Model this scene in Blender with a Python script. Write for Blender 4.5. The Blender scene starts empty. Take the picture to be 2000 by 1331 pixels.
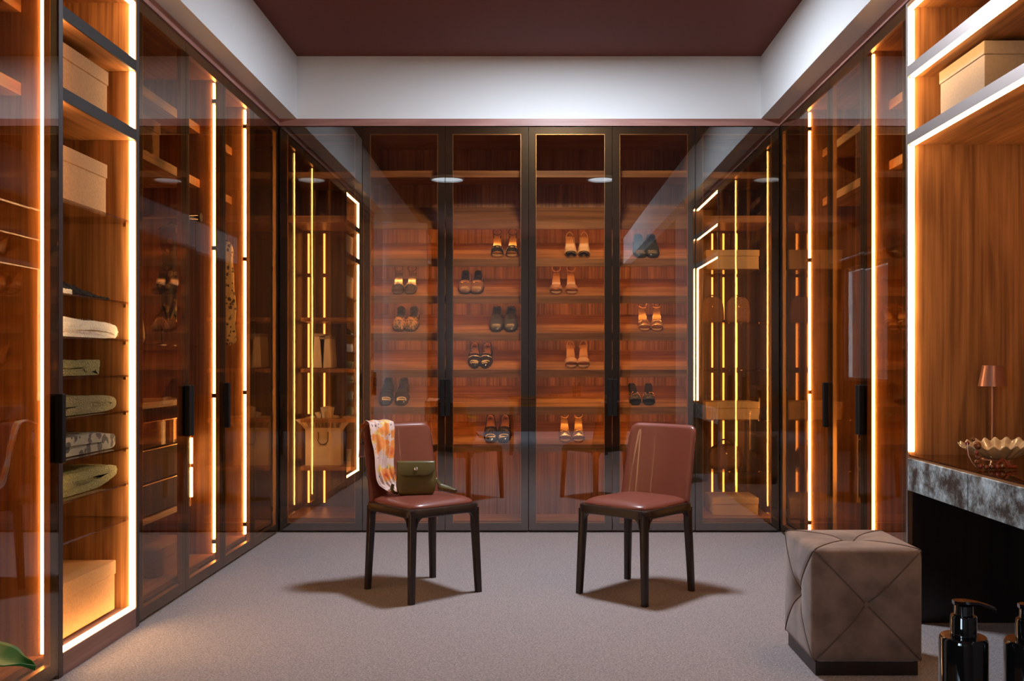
import bpy, math, random
from math import sin, cos, pi, sqrt, atan2, radians as R
from mathutils import Vector, Matrix, noise

random.seed(7)
sc = bpy.context.scene
COL = sc.collection

# ------------------------------------------------------------------ camera
cam_d = bpy.data.cameras.new('camera')
cam = bpy.data.objects.new('camera', cam_d)
COL.objects.link(cam)
cam.location = (0, 0, 1.15)
cam.rotation_euler = (R(90), 0, 0)
cam_d.sensor_fit = 'HORIZONTAL'
cam_d.sensor_width = 36
cam_d.lens = 1848 / 2000 * 36
cam_d.shift_x = -47 / 2000
cam_d.shift_y = 42 / 2000
cam_d.clip_start = 0.05
sc.camera = cam

# ------------------------------------------------------------------ world, lights, exposure
sc.view_settings.view_transform = 'Standard'
sc.view_settings.look = 'None'
sc.view_settings.gamma = 1
sc.view_settings.use_curve_mapping = False
sc.view_settings.exposure = 0.22
cy = sc.cycles
cy.max_bounces = 12
cy.diffuse_bounces = 4
cy.glossy_bounces = 6
cy.transmission_bounces = 8
cy.transparent_max_bounces = 40
cy.sample_clamp_indirect = 4
cy.caustics_reflective = False
cy.caustics_refractive = False
cy.use_denoising = True

world = bpy.data.worlds.new('world')
sc.world = world
world.use_nodes = True
world.node_tree.nodes['Background'].inputs[0].default_value = (0.62, 0.80, 1.0, 1)
world.node_tree.nodes['Background'].inputs[1].default_value = 17

def area(name, loc, rot, size, power, color, size_y=None, shape=None, spread=None):
    l = bpy.data.lights.new(name, 'AREA')
    l.energy = power
    l.color = color
    l.shape = shape or ('RECTANGLE' if size_y else 'SQUARE')
    l.size = size
    if size_y: l.size_y = size_y
    if spread: l.spread = spread
    o = bpy.data.objects.new(name, l)
    o.location = loc; o.rotation_euler = rot
    COL.objects.link(o)
    return o

# recessed ceiling downlights of the room (their fixtures are built further down)
DOWN = (0.18, 5.0, 3.195)
area('downlight_back', DOWN, (0, 0, 0), 0.38, 80, (0.84, 0.90, 1.0), shape='DISK')
LAMPS = [(0.71, 2.2), (-0.96, 2.2)]
# daylight through the window behind the camera: a portal samples the sky there
p = area('window_portal', (-1.80, -1.75, 1.75), (0, R(-90), 0), 1.7, 1, (1, 1, 1), size_y=1.7)
p.data.cycles.is_portal = True

LED = 26.0
# ------------------------------------------------------------------ materials
MATS = {}
def nt(name):
    m = bpy.data.materials.new(name)
    m.use_nodes = True
    t = m.node_tree
    return m, t, t.nodes['Principled BSDF']
def col4(c): return (c[0], c[1], c[2], 1)
def srgb(r, g, b):
    f = lambda v: (v / 255 / 12.92) if v / 255 <= .04045 else ((v / 255 + .055) / 1.055) ** 2.4
    return (f(r), f(g), f(b))

def plain(name, c, rough=.5, metal=0, spec=.5, bump=None, coat=0, sheen=0, var=0, vscale=8, trans=0):
    m, t, b = nt(name)
    b.inputs['Base Color'].default_value = col4(c)
    b.inputs['Roughness'].default_value = rough
    b.inputs['Metallic'].default_value = metal
    b.inputs['Specular IOR Level'].default_value = spec
    b.inputs['Coat Weight'].default_value = coat
    b.inputs['Sheen Weight'].default_value = sheen
    b.inputs['Transmission Weight'].default_value = trans
    tc = t.nodes.new('ShaderNodeTexCoord')
    if var:
        n = t.nodes.new('ShaderNodeTexNoise'); n.inputs['Scale'].default_value = vscale; n.inputs['Detail'].default_value = 6
        t.links.new(tc.outputs['Object'], n.inputs['Vector'])
        r = t.nodes.new('ShaderNodeValToRGB')
        r.color_ramp.elements[0].position = .3; r.color_ramp.elements[1].position = .7
        r.color_ramp.elements[0].color = col4([v * (1 - var) for v in c])
        r.color_ramp.elements[1].color = col4([min(1, v * (1 + var)) for v in c])
        t.links.new(n.outputs['Fac'], r.inputs[0]); t.links.new(r.outputs[0], b.inputs['Base Color'])
    if bump:
        n = t.nodes.new('ShaderNodeTexNoise'); n.inputs['Scale'].default_value = bump[0]; n.inputs['Detail'].default_value = 4
        t.links.new(tc.outputs['Object'], n.inputs['Vector'])
        bp = t.nodes.new('ShaderNodeBump'); bp.inputs['Strength'].default_value = bump[1]; bp.inputs['Distance'].default_value = bump[2]
        t.links.new(n.outputs['Fac'], bp.inputs['Height']); t.links.new(bp.outputs[0], b.inputs['Normal'])
    MATS[name] = m
    return m

def wood(name, c1, c2, axis='z', rough=.42, fine=55, figure=.5):
    m, t, b = nt(name)
    b.inputs['Roughness'].default_value = rough
    tc = t.nodes.new('ShaderNodeTexCoord')
    oi = t.nodes.new('ShaderNodeObjectInfo')
    add = t.nodes.new('ShaderNodeVectorMath'); add.operation = 'ADD'
    sc_ = t.nodes.new('ShaderNodeVectorMath'); sc_.operation = 'SCALE'
    comb = t.nodes.new('ShaderNodeCombineXYZ')
    for i in range(3): t.links.new(oi.outputs['Random'], comb.inputs[i])
    t.links.new(comb.outputs[0], sc_.inputs[0]); sc_.inputs['Scale'].default_value = 3.7
    t.links.new(tc.outputs['Object'], add.inputs[0]); t.links.new(sc_.outputs[0], add.inputs[1])
    def mapped(s_long, s_across):
        mp = t.nodes.new('ShaderNodeMapping')
        s = [s_across] * 3; s['xyz'.index(axis)] = s_long
        mp.inputs['Scale'].default_value = s
        t.links.new(add.outputs[0], mp.inputs['Vector'])
        return mp
    n1 = t.nodes.new('ShaderNodeTexNoise'); n1.inputs['Scale'].default_value = 1; n1.inputs['Detail'].default_value = 5; n1.inputs['Roughness'].default_value = .65
    t.links.new(mapped(1.1, fine).outputs[0], n1.inputs['Vector'])
    n2 = t.nodes.new('ShaderNodeTexNoise'); n2.inputs['Scale'].default_value = 1; n2.inputs['Detail'].default_value = 3; n2.inputs['Distortion'].default_value = .9
    t.links.new(mapped(.7, 6).outputs[0], n2.inputs['Vector'])
    # cathedral figure: rings cut from the broad noise
    ma = t.nodes.new('ShaderNodeMath'); ma.operation = 'MULTIPLY'; ma.inputs[1].default_value = 22
    t.links.new(n2.outputs['Fac'], ma.inputs[0])
    fr = t.nodes.new('ShaderNodeMath'); fr.operation = 'SINE'; t.links.new(ma.outputs[0], fr.inputs[0])
    m2 = t.nodes.new('ShaderNodeMath'); m2.operation = 'MULTIPLY_ADD'; m2.inputs[1].default_value = .20 * figure; m2.inputs[2].default_value = 0
    t.links.new(fr.outputs[0], m2.inputs[0])
    ad = t.nodes.new('ShaderNodeMath'); ad.operation = 'ADD'
    t.links.new(n1.outputs['Fac'], ad.inputs[0]); t.links.new(m2.outputs[0], ad.inputs[1])
    r = t.nodes.new('ShaderNodeValToRGB')
    e = r.color_ramp.elements
    e[0].position = .30; e[1].position = .72
    e[0].color = col4(c2); e[1].color = col4(c1)
    t.links.new(ad.outputs[0], r.inputs[0]); t.links.new(r.outputs[0], b.inputs['Base Color'])
    bp = t.nodes.new('ShaderNodeBump'); bp.inputs['Strength'].default_value = .15; bp.inputs['Distance'].default_value = .0006
    t.links.new(n1.outputs['Fac'], bp.inputs['Height']); t.links.new(bp.outputs[0], b.inputs['Normal'])
    MATS[name] = m
    return m

def emit(name, c, s):
    m = bpy.data.materials.new(name); m.use_nodes = True
    t = m.node_tree; t.nodes.clear()
    o = t.nodes.new('ShaderNodeOutputMaterial'); e = t.nodes.new('ShaderNodeEmission')
    e.inputs[0].default_value = col4(c); e.inputs[1].default_value = s
    t.links.new(e.outputs[0], o.inputs[0]); MATS[name] = m
    return m

def glass(name, tint, r0, gcol=(1, 1, 1), wave=0.0, rough=0.0, grow=.75):
    """Architectural pane: coloured straight-through transparency plus a mirror coat that grows at grazing angles."""
    m = bpy.data.materials.new(name); m.use_nodes = True
    t = m.node_tree; t.nodes.clear()
    o = t.nodes.new('ShaderNodeOutputMaterial'); mx = t.nodes.new('ShaderNodeMixShader')
    tr = t.nodes.new('ShaderNodeBsdfTransparent'); gl = t.nodes.new('ShaderNodeBsdfGlossy')
    tr.inputs[0].default_value = col4(tint); gl.inputs[0].default_value = col4(gcol); gl.inputs['Roughness'].default_value = rough
    lw = t.nodes.new('ShaderNodeLayerWeight'); lw.inputs[0].default_value = .5
    pw = t.nodes.new('ShaderNodeMath'); pw.operation = 'POWER'; pw.inputs[1].default_value = 4.0
    t.links.new(lw.outputs['Facing'], pw.inputs[0])
    ma = t.nodes.new('ShaderNodeMath'); ma.operation = 'MULTIPLY_ADD'; ma.inputs[1].default_value = grow; ma.inputs[2].default_value = r0
    ma.use_clamp = True
    t.links.new(pw.outputs[0], ma.inputs[0])
    t.links.new(ma.outputs[0], mx.inputs[0]); t.links.new(tr.outputs[0], mx.inputs[1]); t.links.new(gl.outputs[0], mx.inputs[2])
    t.links.new(mx.outputs[0], o.inputs[0])
    if wave:
        tc = t.nodes.new('ShaderNodeTexCoord'); n = t.nodes.new('ShaderNodeTexNoise')
        n.inputs['Scale'].default_value = 1.6; n.inputs['Detail'].default_value = 0
        t.links.new(tc.outputs['Object'], n.inputs['Vector'])
        bp = t.nodes.new('ShaderNodeBump'); bp.inputs['Strength'].default_value = 1; bp.inputs['Distance'].default_value = wave
        t.links.new(n.outputs['Fac'], bp.inputs['Height']); t.links.new(bp.outputs[0], gl.inputs['Normal'])
    MATS[name] = m
    return m

def spots(name, base, cells, rough=.6, scale=30, line=None, sheen=0, bumpd=0):
    """Cloth or leather print: coloured cells scattered over a ground colour."""
    m, t, b = nt(name)
    b.inputs['Roughness'].default_value = rough; b.inputs['Sheen Weight'].default_value = sheen
    tc = t.nodes.new('ShaderNodeTexCoord')
    n = t.nodes.new('ShaderNodeTexNoise'); n.inputs['Scale'].default_value = scale * .7; n.inputs['Detail'].default_value = 2
    t.links.new(tc.outputs['Object'], n.inputs['Vector'])
    mv = t.nodes.new('ShaderNodeMixRGB'); mv.inputs[0].default_value = .03
    t.links.new(tc.outputs['Object'], mv.inputs[1]); t.links.new(n.outputs['Color'], mv.inputs[2])
    v = t.nodes.new('ShaderNodeTexVoronoi'); v.inputs['Scale'].default_value = scale
    t.links.new(mv.outputs[0], v.inputs['Vector'])
    sep = t.nodes.new('ShaderNodeSeparateColor'); t.links.new(v.outputs['Color'], sep.inputs[0])
    r = t.nodes.new('ShaderNodeValToRGB'); r.color_ramp.interpolation = 'CONSTANT'
    els = r.color_ramp.elements
    els[0].position = 0; els[0].color = col4(cells[0])
    els[1].position = 1 / len(cells); els[1].color = col4(cells[1 % len(cells)])
    for i in range(2, len(cells)):
        e = els.new(i / len(cells)); e.color = col4(cells[i])
    t.links.new(sep.outputs[0], r.inputs[0])
    th = t.nodes.new('ShaderNodeValToRGB')
    th.color_ramp.elements[0].position = line[0] if line else .32
    th.color_ramp.elements[1].position = (line[0] if line else .32) + .06
    t.links.new(v.outputs['Distance'], th.inputs[0])
    mx = t.nodes.new('ShaderNodeMixRGB'); t.links.new(th.outputs[0], mx.inputs[0])
    t.links.new(r.outputs[0], mx.inputs[1]); mx.inputs[2].default_value = col4(base)
    last = mx
    t.links.new(last.outputs[0], b.inputs['Base Color'])
    if bumpd:
        bp = t.nodes.new('ShaderNodeBump'); bp.inputs['Distance'].default_value = bumpd
        n3 = t.nodes.new('ShaderNodeTexNoise'); n3.inputs['Scale'].default_value = 350
        t.links.new(tc.outputs['Object'], n3.inputs['Vector']); t.links.new(n3.outputs['Fac'], bp.inputs['Height'])
        t.links.new(bp.outputs[0], b.inputs['Normal'])
    MATS[name] = m
    return m

W1, W2 = (.46, .215, .078), (.18, .074, .025)
wood('wood_v', W1, W2, 'z')
wood('wood_x', W1, W2, 'x')
wood('wood_dark', (.10, .045, .03), (.045, .02, .014), 'z')
wood('wood_trim', (.46, .23, .19), (.30, .135, .11), 'x', figure=.8)
wood('wood_streak', (.50, .25, .12), (.17, .065, .028), 'z', fine=85)
wood('wood_base', (.26, .13, .105), (.17, .078, .06), 'x')
wood('wenge', (.032, .017, .014), (.015, .009, .008), 'z', rough=.35, fine=80)
plain('frame_black', (.012, .012, .013), .35)
plain('frame_bronze', (.030, .018, .012), .4)
plain('gold_bead', (.62, .40, .20), .35, 1)
plain('hinge', (.02, .018, .016), .4, .6)
plain('handle_dark', (.008, .006, .005), .7, spec=.2)
plain('alu', (.42, .37, .35), .38, 1)
plain('edge_dark', (.05, .035, .035), .4, .3)
plain('shelf_edge', (.028, .018, .015), .6, spec=.25)
plain('white_wall', (.80, .835, .85), .8, bump=(60, .05, .001))
plain('beige_wall', (.50, .44, .40), .8)
plain('ceiling_paint', (.150, .036, .022), .75)
plain('dark_wall', (.10, .055, .04), .7)
plain('drawer_leather_edge', (.10, .12, .13), .3, .4)
emit('led', (1.0, .58, .25), LED)
emit('glow_line', (1.0, .36, .07), 4)
emit('led_shoe', (1.0, .50, .17), 22.0)
emit('led_corner_fill', (1.0, .50, .17), 14.0)
emit('lamp_disc', (.80, .90, 1.0), 2.2)
glass('pane_side', (.80, .57, .33), .09, grow=.5)
glass('pane_back', (.87, .69, .50), .21, wave=.00035, grow=.6)
glass('pane_inner', (.98, .98, .97), .02)
glass('shelf_glass', (.86, .80, .72), .06)
glass('clear_glass', (.93, .93, .92), .07, rough=.02)
glass('smoke_glass', (.55, .42, .30), .10)

# carpet
m, t, b = nt('carpet'); MATS['carpet'] = m
b.inputs['Roughness'].default_value = .95; b.inputs['Sheen Weight'].default_value = .25; b.inputs['Specular IOR Level'].default_value = .1
tc = t.nodes.new('ShaderNodeTexCoord')
mp = t.nodes.new('ShaderNodeMapping'); mp.inputs['Rotation'].default_value = (0, 0, .62); mp.inputs['Scale'].default_value = (1, 1.6, 1)
t.links.new(tc.outputs['Object'], mp.inputs['Vector'])
v = t.nodes.new('ShaderNodeTexVoronoi'); v.inputs['Scale'].default_value = 100; v.inputs['Randomness'].default_value = .45
t.links.new(mp.outputs[0], v.inputs['Vector'])
n = t.nodes.new('ShaderNodeTexNoise'); n.inputs['Scale'].default_value = 160; n.inputs['Detail'].default_value = 3
t.links.new(tc.outputs['Object'], n.inputs['Vector'])
r = t.nodes.new('ShaderNodeValToRGB'); r.color_ramp.elements[0].position = .3; r.color_ramp.elements[1].position = .7
r.color_ramp.elements[0].color = (.30, .245, .24, 1); r.color_ramp.elements[1].color = (.62, .55, .55, 1)
t.links.new(n.outputs['Fac'], r.inputs[0])
r2 = t.nodes.new('ShaderNodeValToRGB'); r2.color_ramp.elements[0].color = (1.1, 1.1, 1.1, 1); r2.color_ramp.elements[1].color = (.45, .45, .45, 1)  # shade in the gaps between loops, put into the colour as relief
r2.color_ramp.elements[0].position = .1; r2.color_ramp.elements[1].position = .75
t.links.new(v.outputs['Distance'], r2.inputs[0])
mm = t.nodes.new('ShaderNodeMixRGB'); mm.blend_type = 'MULTIPLY'; mm.inputs[0].default_value = .9
t.links.new(r.outputs[0], mm.inputs[1]); t.links.new(r2.outputs[0], mm.inputs[2]); t.links.new(mm.outputs[0], b.inputs['Base Color'])
bp = t.nodes.new('ShaderNodeBump'); bp.inputs['Strength'].default_value = .8; bp.inputs['Distance'].default_value = .003; bp.invert = True
t.links.new(v.outputs['Distance'], bp.inputs['Height']); t.links.new(bp.outputs[0], b.inputs['Normal'])

# kraft cardboard / stone-look leather of the vanity
plain('kraft', (.34, .155, .042), .8, bump=(320, .3, .0008), var=.16, vscale=120)
plain('kraft_pale', (.36, .28, .19), .75, bump=(320, .25, .0006), var=.08, vscale=90)
plain('kraft_orange', (.52, .36, .17), .8, var=.04)
m, t, b = nt('vanity_leather'); MATS['vanity_leather'] = m
b.inputs['Roughness'].default_value = .30; b.inputs['Metallic'].default_value = 0
tc = t.nodes.new('ShaderNodeTexCoord')
n = t.nodes.new('ShaderNodeTexNoise'); n.inputs['Scale'].default_value = 7; n.inputs['Detail'].default_value = 12; n.inputs['Roughness'].default_value = .74
t.links.new(tc.outputs['Object'], n.inputs['Vector'])
r = t.nodes.new('ShaderNodeValToRGB'); e = r.color_ramp.elements
e[0].position = .42; e[0].color = (.06, .052, .046, 1); e[1].position = .6; e[1].color = (.62, .78, .84, 1)
q = e.new(.50); q.color = (.27, .32, .33, 1)
t.links.new(n.outputs['Fac'], r.inputs[0]); t.links.new(r.outputs[0], b.inputs['Base Color'])
bp = t.nodes.new('ShaderNodeBump'); bp.inputs['Strength'].default_value = .4; bp.inputs['Distance'].default_value = .001
t.links.new(n.outputs['Fac'], bp.inputs['Height']); t.links.new(bp.outputs[0], b.inputs['Normal'])

plain('leather_red', (.21, .056, .036), .33, bump=(240, .12, .0006), coat=.15, var=.06, vscale=5)
plain('suede', (.215, .14, .104), .85, sheen=.35, bump=(420, .45, .0010), var=.38, vscale=11)
plain('suede_cord', (.13, .078, .055), .8)
plain('olive_leather', (.105, .082, .022), .38, bump=(200, .2, .0008), var=.15, vscale=12)
plain('silver', (.75, .74, .72), .25, 1)
plain('copper_paint', (.30, .14, .10), .32, .55)
plain('black_gloss', (.004, .004, .004), .06, coat=.6)
plain('black_shoe', (.014, .014, .016), .16, coat=.5)
plain('grey_shoe', (.05, .055, .065), .3, coat=.3)
plain('green_shoe', (.012, .03, .026), .28, coat=.3)
plain('black_suede', (.010, .009, .009), .9)
plain('brown_shoe', (.20, .095, .045), .3, coat=.3)
plain('tan_insole', (.48, .24, .09), .5)
plain('gold_insole', (.78, .50, .20), .35, .4)
plain('beige_shoe', (.62, .43, .26), .45)
plain('tan_shoe', (.42, .20, .10), .45)
plain('nude_shoe', (.55, .32, .18), .4)
plain('gold_shoe', (.85, .55, .24), .24, .85)
plain('gold_metal', (.9, .62, .3), .2, 1)
plain('bead_silver', (.55, .52, .48), .25, .8)
spots('leopard', (.42, .20, .05), [(.02, .012, .006), (.42, .20, .05), (.03, .015, .008), (.02, .012, .006)], .4, 70, line=(.50,))
spots('beaded_black', (.02, .02, .02), [(.5, .4, .3), (.03, .03, .03), (.02, .02, .02)], .35, 190, line=(.35,))
m, t, b = nt('floral'); MATS['floral'] = m
b.inputs['Roughness'].default_value = .38; b.inputs['Sheen Weight'].default_value = .3
tc = t.nodes.new('ShaderNodeTexCoord')
nz = t.nodes.new('ShaderNodeTexNoise'); nz.inputs['Scale'].default_value = 26; nz.inputs['Detail'].default_value = 3
t.links.new(tc.outputs['Object'], nz.inputs['Vector'])
mv = t.nodes.new('ShaderNodeMixRGB'); mv.inputs[0].default_value = .06
t.links.new(tc.outputs['Object'], mv.inputs[1]); t.links.new(nz.outputs['Color'], mv.inputs[2])
def layer(scale, thr, ramp, prev, off):
    mp = t.nodes.new('ShaderNodeMapping'); mp.inputs['Location'].default_value = off
    t.links.new(mv.outputs[0], mp.inputs['Vector'])
    v = t.nodes.new('ShaderNodeTexVoronoi'); v.inputs['Scale'].default_value = scale
    t.links.new(mp.outputs[0], v.inputs['Vector'])
    r = t.nodes.new('ShaderNodeValToRGB'); e = r.color_ramp.elements
    e[0].position = 0; e[0].color = col4(ramp[0]); e[1].position = thr; e[1].color = col4(ramp[2])
    q = e.new(thr * .5); q.color = col4(ramp[1])
    t.links.new(v.outputs['Distance'], r.inputs[0])
    th = t.nodes.new('ShaderNodeValToRGB'); th.color_ramp.elements[0].position = thr; th.color_ramp.elements[1].position = thr + .03
    t.links.new(v.outputs['Distance'], th.inputs[0])
    mx = t.nodes.new('ShaderNodeMixRGB'); t.links.new(th.outputs[0], mx.inputs[0]); t.links.new(r.outputs[0], mx.inputs[1])
    if isinstance(prev, tuple): mx.inputs[2].default_value = col4(prev)
    else: t.links.new(prev.outputs[0], mx.inputs[2])
    return mx
l0 = layer(36, .20, [(.03, .06, .03), (.05, .07, .04), (.10, .09, .06)], (.80, .56, .48), (3, 1, 2))
l1 = layer(17, .33, [(.95, .45, .05), (.92, .60, .12), (.85, .55, .2)], l0, (0, 0, 0))
l2 = layer(13, .47, [(.55, .03, .01), (.88, .20, .03), (.92, .34, .06)], l1, (5, 2, 7))
t.links.new(l2.outputs[0], b.inputs['Base Color'])
spots('print_dress', (.06, .045, .02), [(.42, .28, .08), (.5, .34, .12), (.05, .04, .02)], .7, 24, line=(.36,))
spots('animal_dress', (.55, .38, .18), [(.03, .02, .012), (.05, .03, .02)], .7, 40, line=(.34,))
spots('patterned_knit', (.17, .15, .10), [(.02, .018, .015), (.20, .17, .12), (.17, .15, .10), (.03, .02, .018)], .95, 26, line=(.55,), bumpd=.004)
plain('cream_fur', (.55, .43, .25), .95, sheen=.6, bump=(130, .9, .006), var=.1, vscale=60)
plain('fur_fibre', (.62, .50, .30), .8)
plain('olive_knit', (.12, .095, .018), .95, bump=(120, 1, .010), var=.45, vscale=140)
plain('olive_towel', (.10, .078, .020), .95, bump=(140, 1, .008), var=.4, vscale=150)
plain('olive_fleece', (.15, .125, .028), .95, bump=(140, 1, .008), var=.4, vscale=150)
plain('black_knit', (.006, .004, .004), .95, spec=.1, bump=(90, 1, .006))
plain('paper_bag', (.72, .60, .42), .7)
plain('tissue', (.75, .62, .42), .75)
plain('rope_dark', (.05, .02, .015), .7)
plain('print_grey', (.22, .18, .14), .7)
plain('tan_bag', (.55, .34, .12), .5)
plain('brown_bag', (.13, .06, .03), .45)
spots('wicker', (.20, .09, .035), [(.34, .17, .07), (.26, .12, .05)], .7, 120, line=(.3,))
plain('straw', (.50, .38, .15), .8, bump=(150, .6, .003))
plain('olive_cloth', (.28, .24, .07), .9, bump=(120, .6, .003))
plain('leaf', (.055, .32, .03), .35, var=.25, vscale=9)
plain('stem', (.08, .20, .04), .5)
plain('pot', (.10, .09, .085), .6)
plain('soil', (.03, .02, .014), .95)
plain('amber_bead', (.22, .06, .012), .08, coat=.8, trans=.35)
plain('red_bead', (.20, .03, .015), .12, coat=.6)
plain('ribbon', (.55, .34, .34), .4)
plain('bowl_shell', (.62, .42, .21), .12, coat=.7, trans=.25, var=.25, vscale=18)
plain('black_fitting', (.02, .02, .02), .5)

# ------------------------------------------------------------------ mesh helpers
class MB:
    def __init__(s):
        s.v = []; s.f = []; s.mi = []; s.m = 0
    def add(s, vs, fs, mi=None):
        o = len(s.v)
        s.v += [tuple(p) for p in vs]
        s.f += [tuple(i + o for i in f) for f in fs]
        s.mi += [s.m if mi is None else mi] * len(fs)
        return s
    def box(s, x0, x1, y0, y1, z0, z1, M=None, mi=None, bev=0):
        if bev:
            b = min(bev, abs(x1 - x0) / 2.1, abs(y1 - y0) / 2.1, abs(z1 - z0) / 2.1)
            vs = []
            for sx, X in ((1, x0), (-1, x1)):
                for sy, Y in ((1, y0), (-1, y1)):
                    for sz, Z in ((1, z0), (-1, z1)):
                        vs += [(X, Y + sy * b, Z + sz * b), (X + sx * b, Y, Z + sz * b), (X + sx * b, Y + sy * b, Z)]
            def c(i, j, k, a): return ((i * 2 + j) * 2 + k) * 3 + a
            fs = []
            for i in (0, 1): fs.append([c(i, 0, 0, 0), c(i, 0, 1, 0), c(i, 1, 1, 0), c(i, 1, 0, 0)][::(1 if i == 0 else -1)])
            for j in (0, 1): fs.append([c(0, j, 0, 1), c(1, j, 0, 1), c(1, j, 1, 1), c(0, j, 1, 1)][::(1 if j == 0 else -1)])
            for k in (0, 1): fs.append([c(0, 0, k, 2), c(0, 1, k, 2), c(1, 1, k, 2), c(1, 0, k, 2)][::(1 if k == 0 else -1)])
            for i in (0, 1):
                for j in (0, 1): fs.append([c(i, j, 0, 0), c(i, j, 1, 0), c(i, j, 1, 1), c(i, j, 0, 1)])
                for k in (0, 1): fs.append([c(i, 0, k, 0), c(i, 1, k, 0), c(i, 1, k, 2), c(i, 0, k, 2)])
            for j in (0, 1):
                for k in (0, 1): fs.append([c(0, j, k, 1), c(1, j, k, 1), c(1, j, k, 2), c(0, j, k, 2)])
            for i in (0, 1):
                for j in (0, 1):
                    for k in (0, 1): fs.append([c(i, j, k, 0), c(i, j, k, 1), c(i, j, k, 2)])
        else:
            vs = [(x, y, z) for x in (x0, x1) for y in (y0, y1) for z in (z0, z1)]
            fs = [(0, 1, 3, 2), (4, 6, 7, 5), (0, 4, 5, 1), (2, 3, 7, 6), (0, 2, 6, 4), (1, 5, 7, 3)]
        if M: vs = [M @ Vector(p) for p in vs]
        return s.add(vs, fs, mi)
    def loft(s, rings, closed=True, cap=True, mi=None):
        n = len(rings[0]); vs = [p for r_ in rings for p in r_]; fs = []
        for i in range(len(rings) - 1):
            for j in range(n if closed else n - 1):
                k = (j + 1) % n
                fs.append((i * n + j, i * n + k, (i + 1) * n + k, (i + 1) * n + j))
        if cap and closed:
            fs.append(tuple(range(n))[::-1]); fs.append(tuple((len(rings) - 1) * n + j for j in range(n)))
        return s.add(vs, fs, mi)
    def tube(s, pts, r, n=8, mi=None, cap=True, flat=None, up=None):
        pts = [Vector(p) for p in pts]
        rings = []; prev = None
        for i, p_ in enumerate(pts):
            d = (pts[min(i + 1, len(pts) - 1)] - pts[max(i - 1, 0)])
            if d.length < 1e-9: d = Vector((0, 0, 1))
            d.normalize()
            if prev is None:
                a = Vector(up) if up else (Vector((0, 0, 1)) if abs(d.z) < .9 else Vector((1, 0, 0)))
            else: a = prev
            u = (a - d * a.dot(d))
            if u.length < 1e-6: u = Vector((1, 0, 0)) - d * d.x
            u.normalize(); w = d.cross(u); prev = u
            rr = r[i] if isinstance(r, (list, tuple)) else r
            rv = flat if flat else rr
            rings.append([p_ + u * (rr * cos(2 * pi * k / n)) + w * (rv * sin(2 * pi * k / n)) for k in range(n)])
        return s.loft(rings, True, cap, mi)
    def lathe(s, prof, n=24, M=None, mi=None, cx=0, cyy=0, cz=0):
        rings = [[(cx + r_ * cos(2 * pi * k / n), cyy + r_ * sin(2 * pi * k / n), cz + z) for k in range(n)] for r_, z in prof]
        if M: rings = [[M @ Vector(p) for p in q] for q in rings]
        return s.loft(rings, True, True, mi)
    def ball(s, c, r_, n=8, mi=None, sz=1):
        prof = [(max(1e-4, r_ * sin(pi * i / n)), -r_ * cos(pi * i / n) * sz) for i in range(n + 1)]
        return s.lathe(prof, n + 2, None, mi, c[0], c[1], c[2])
    def grid(s, fn, nu, nv, mi=None, closed_u=False):
        vs = [fn(i / nu, j / nv) for i in range(nu + (0 if closed_u else 1)) for j in range(nv + 1)]
        fs = []
        for i in range(nu):
            i2 = (i + 1) % nu if closed_u else i + 1
            for j in range(nv):
                fs.append((i * (nv + 1) + j, i2 * (nv + 1) + j, i2 * (nv + 1) + j + 1, i * (nv + 1) + j + 1))
        return s.add(vs, fs, mi)
    def mesh(s, name, mats, smooth=False):
        me = bpy.data.meshes.new(name)
        me.from_pydata(s.v, [], s.f)
        for m_ in (mats if isinstance(mats, (list, tuple)) else [mats]): me.materials.append(MATS[m_])
        for p_, i in zip(me.polygons, s.mi): p_.material_index = i
        if smooth:
            for p_ in me.polygons: p_.use_smooth = True
        import bmesh
        bm = bmesh.new(); bm.from_mesh(me)
        bmesh.ops.recalc_face_normals(bm, faces=bm.faces)
        bm.to_mesh(me); bm.free()
        me.update()
        return me
    def build(s, name, mats, parent=None, smooth=False, mods=None, thick=None, angle=None):
        me = s.mesh(name, mats, smooth)
        o = bpy.data.objects.new(name, me)
        COL.objects.link(o)
        if parent: o.parent = parent
        if thick:
            md = o.modifiers.new('thick', 'SOLIDIFY'); md.thickness = thick; md.offset = 0
        if mods:
            md = o.modifiers.new('sub', 'SUBSURF'); md.levels = mods; md.render_levels = mods
        if angle: 
            try: me.set_sharp_from_angle(angle=R(angle))
            except Exception: pass
        return o

def tag(o, label, cat, group=None, kind=None):
    if label: o['label'] = label
    if cat: o['category'] = cat
    if group: o['group'] = group
    if kind: o['kind'] = kind
    return o
def thing(name, label, cat, loc=(0, 0, 0), rot=(0, 0, 0), group=None):
    o = bpy.data.objects.new(name, None)
    o.empty_display_size = .1
    COL.objects.link(o)
    o.location = loc; o.rotation_euler = rot
    return tag(o, label, cat, group)
def struct(mb, name, mat, **k):
    o = mb.build(name, mat, **k); o['kind'] = 'structure'; return o
def copy_tree(o, parent=None):
    c = o.copy(); COL.objects.link(c); c.parent = parent
    for ch in list(o.children): copy_tree(ch, c)
    return c
def interp(tab, t):
    if t <= tab[0][0]: return tab[0][1]
    for (a, va), (b_, vb) in zip(tab, tab[1:]):
        if t <= b_:
            u = (t - a) / (b_ - a); u = u * u * (3 - 2 * u)
            return va + (vb - va) * u
    return tab[-1][1]
def superell(a, b_, n, e, z, cx=0, cyy=0):
    out = []
    for k in range(n):
        th = 2 * pi * k / n
        c, s_ = cos(th), sin(th)
        out.append((cx + a * math.copysign(abs(c) ** (2 / e), c), cyy + b_ * math.copysign(abs(s_) ** (2 / e), s_), z))
    return out

XL, XR, YB = -1.73, 1.64, 6.37
ZT = 2.736           # top of the doors
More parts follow.
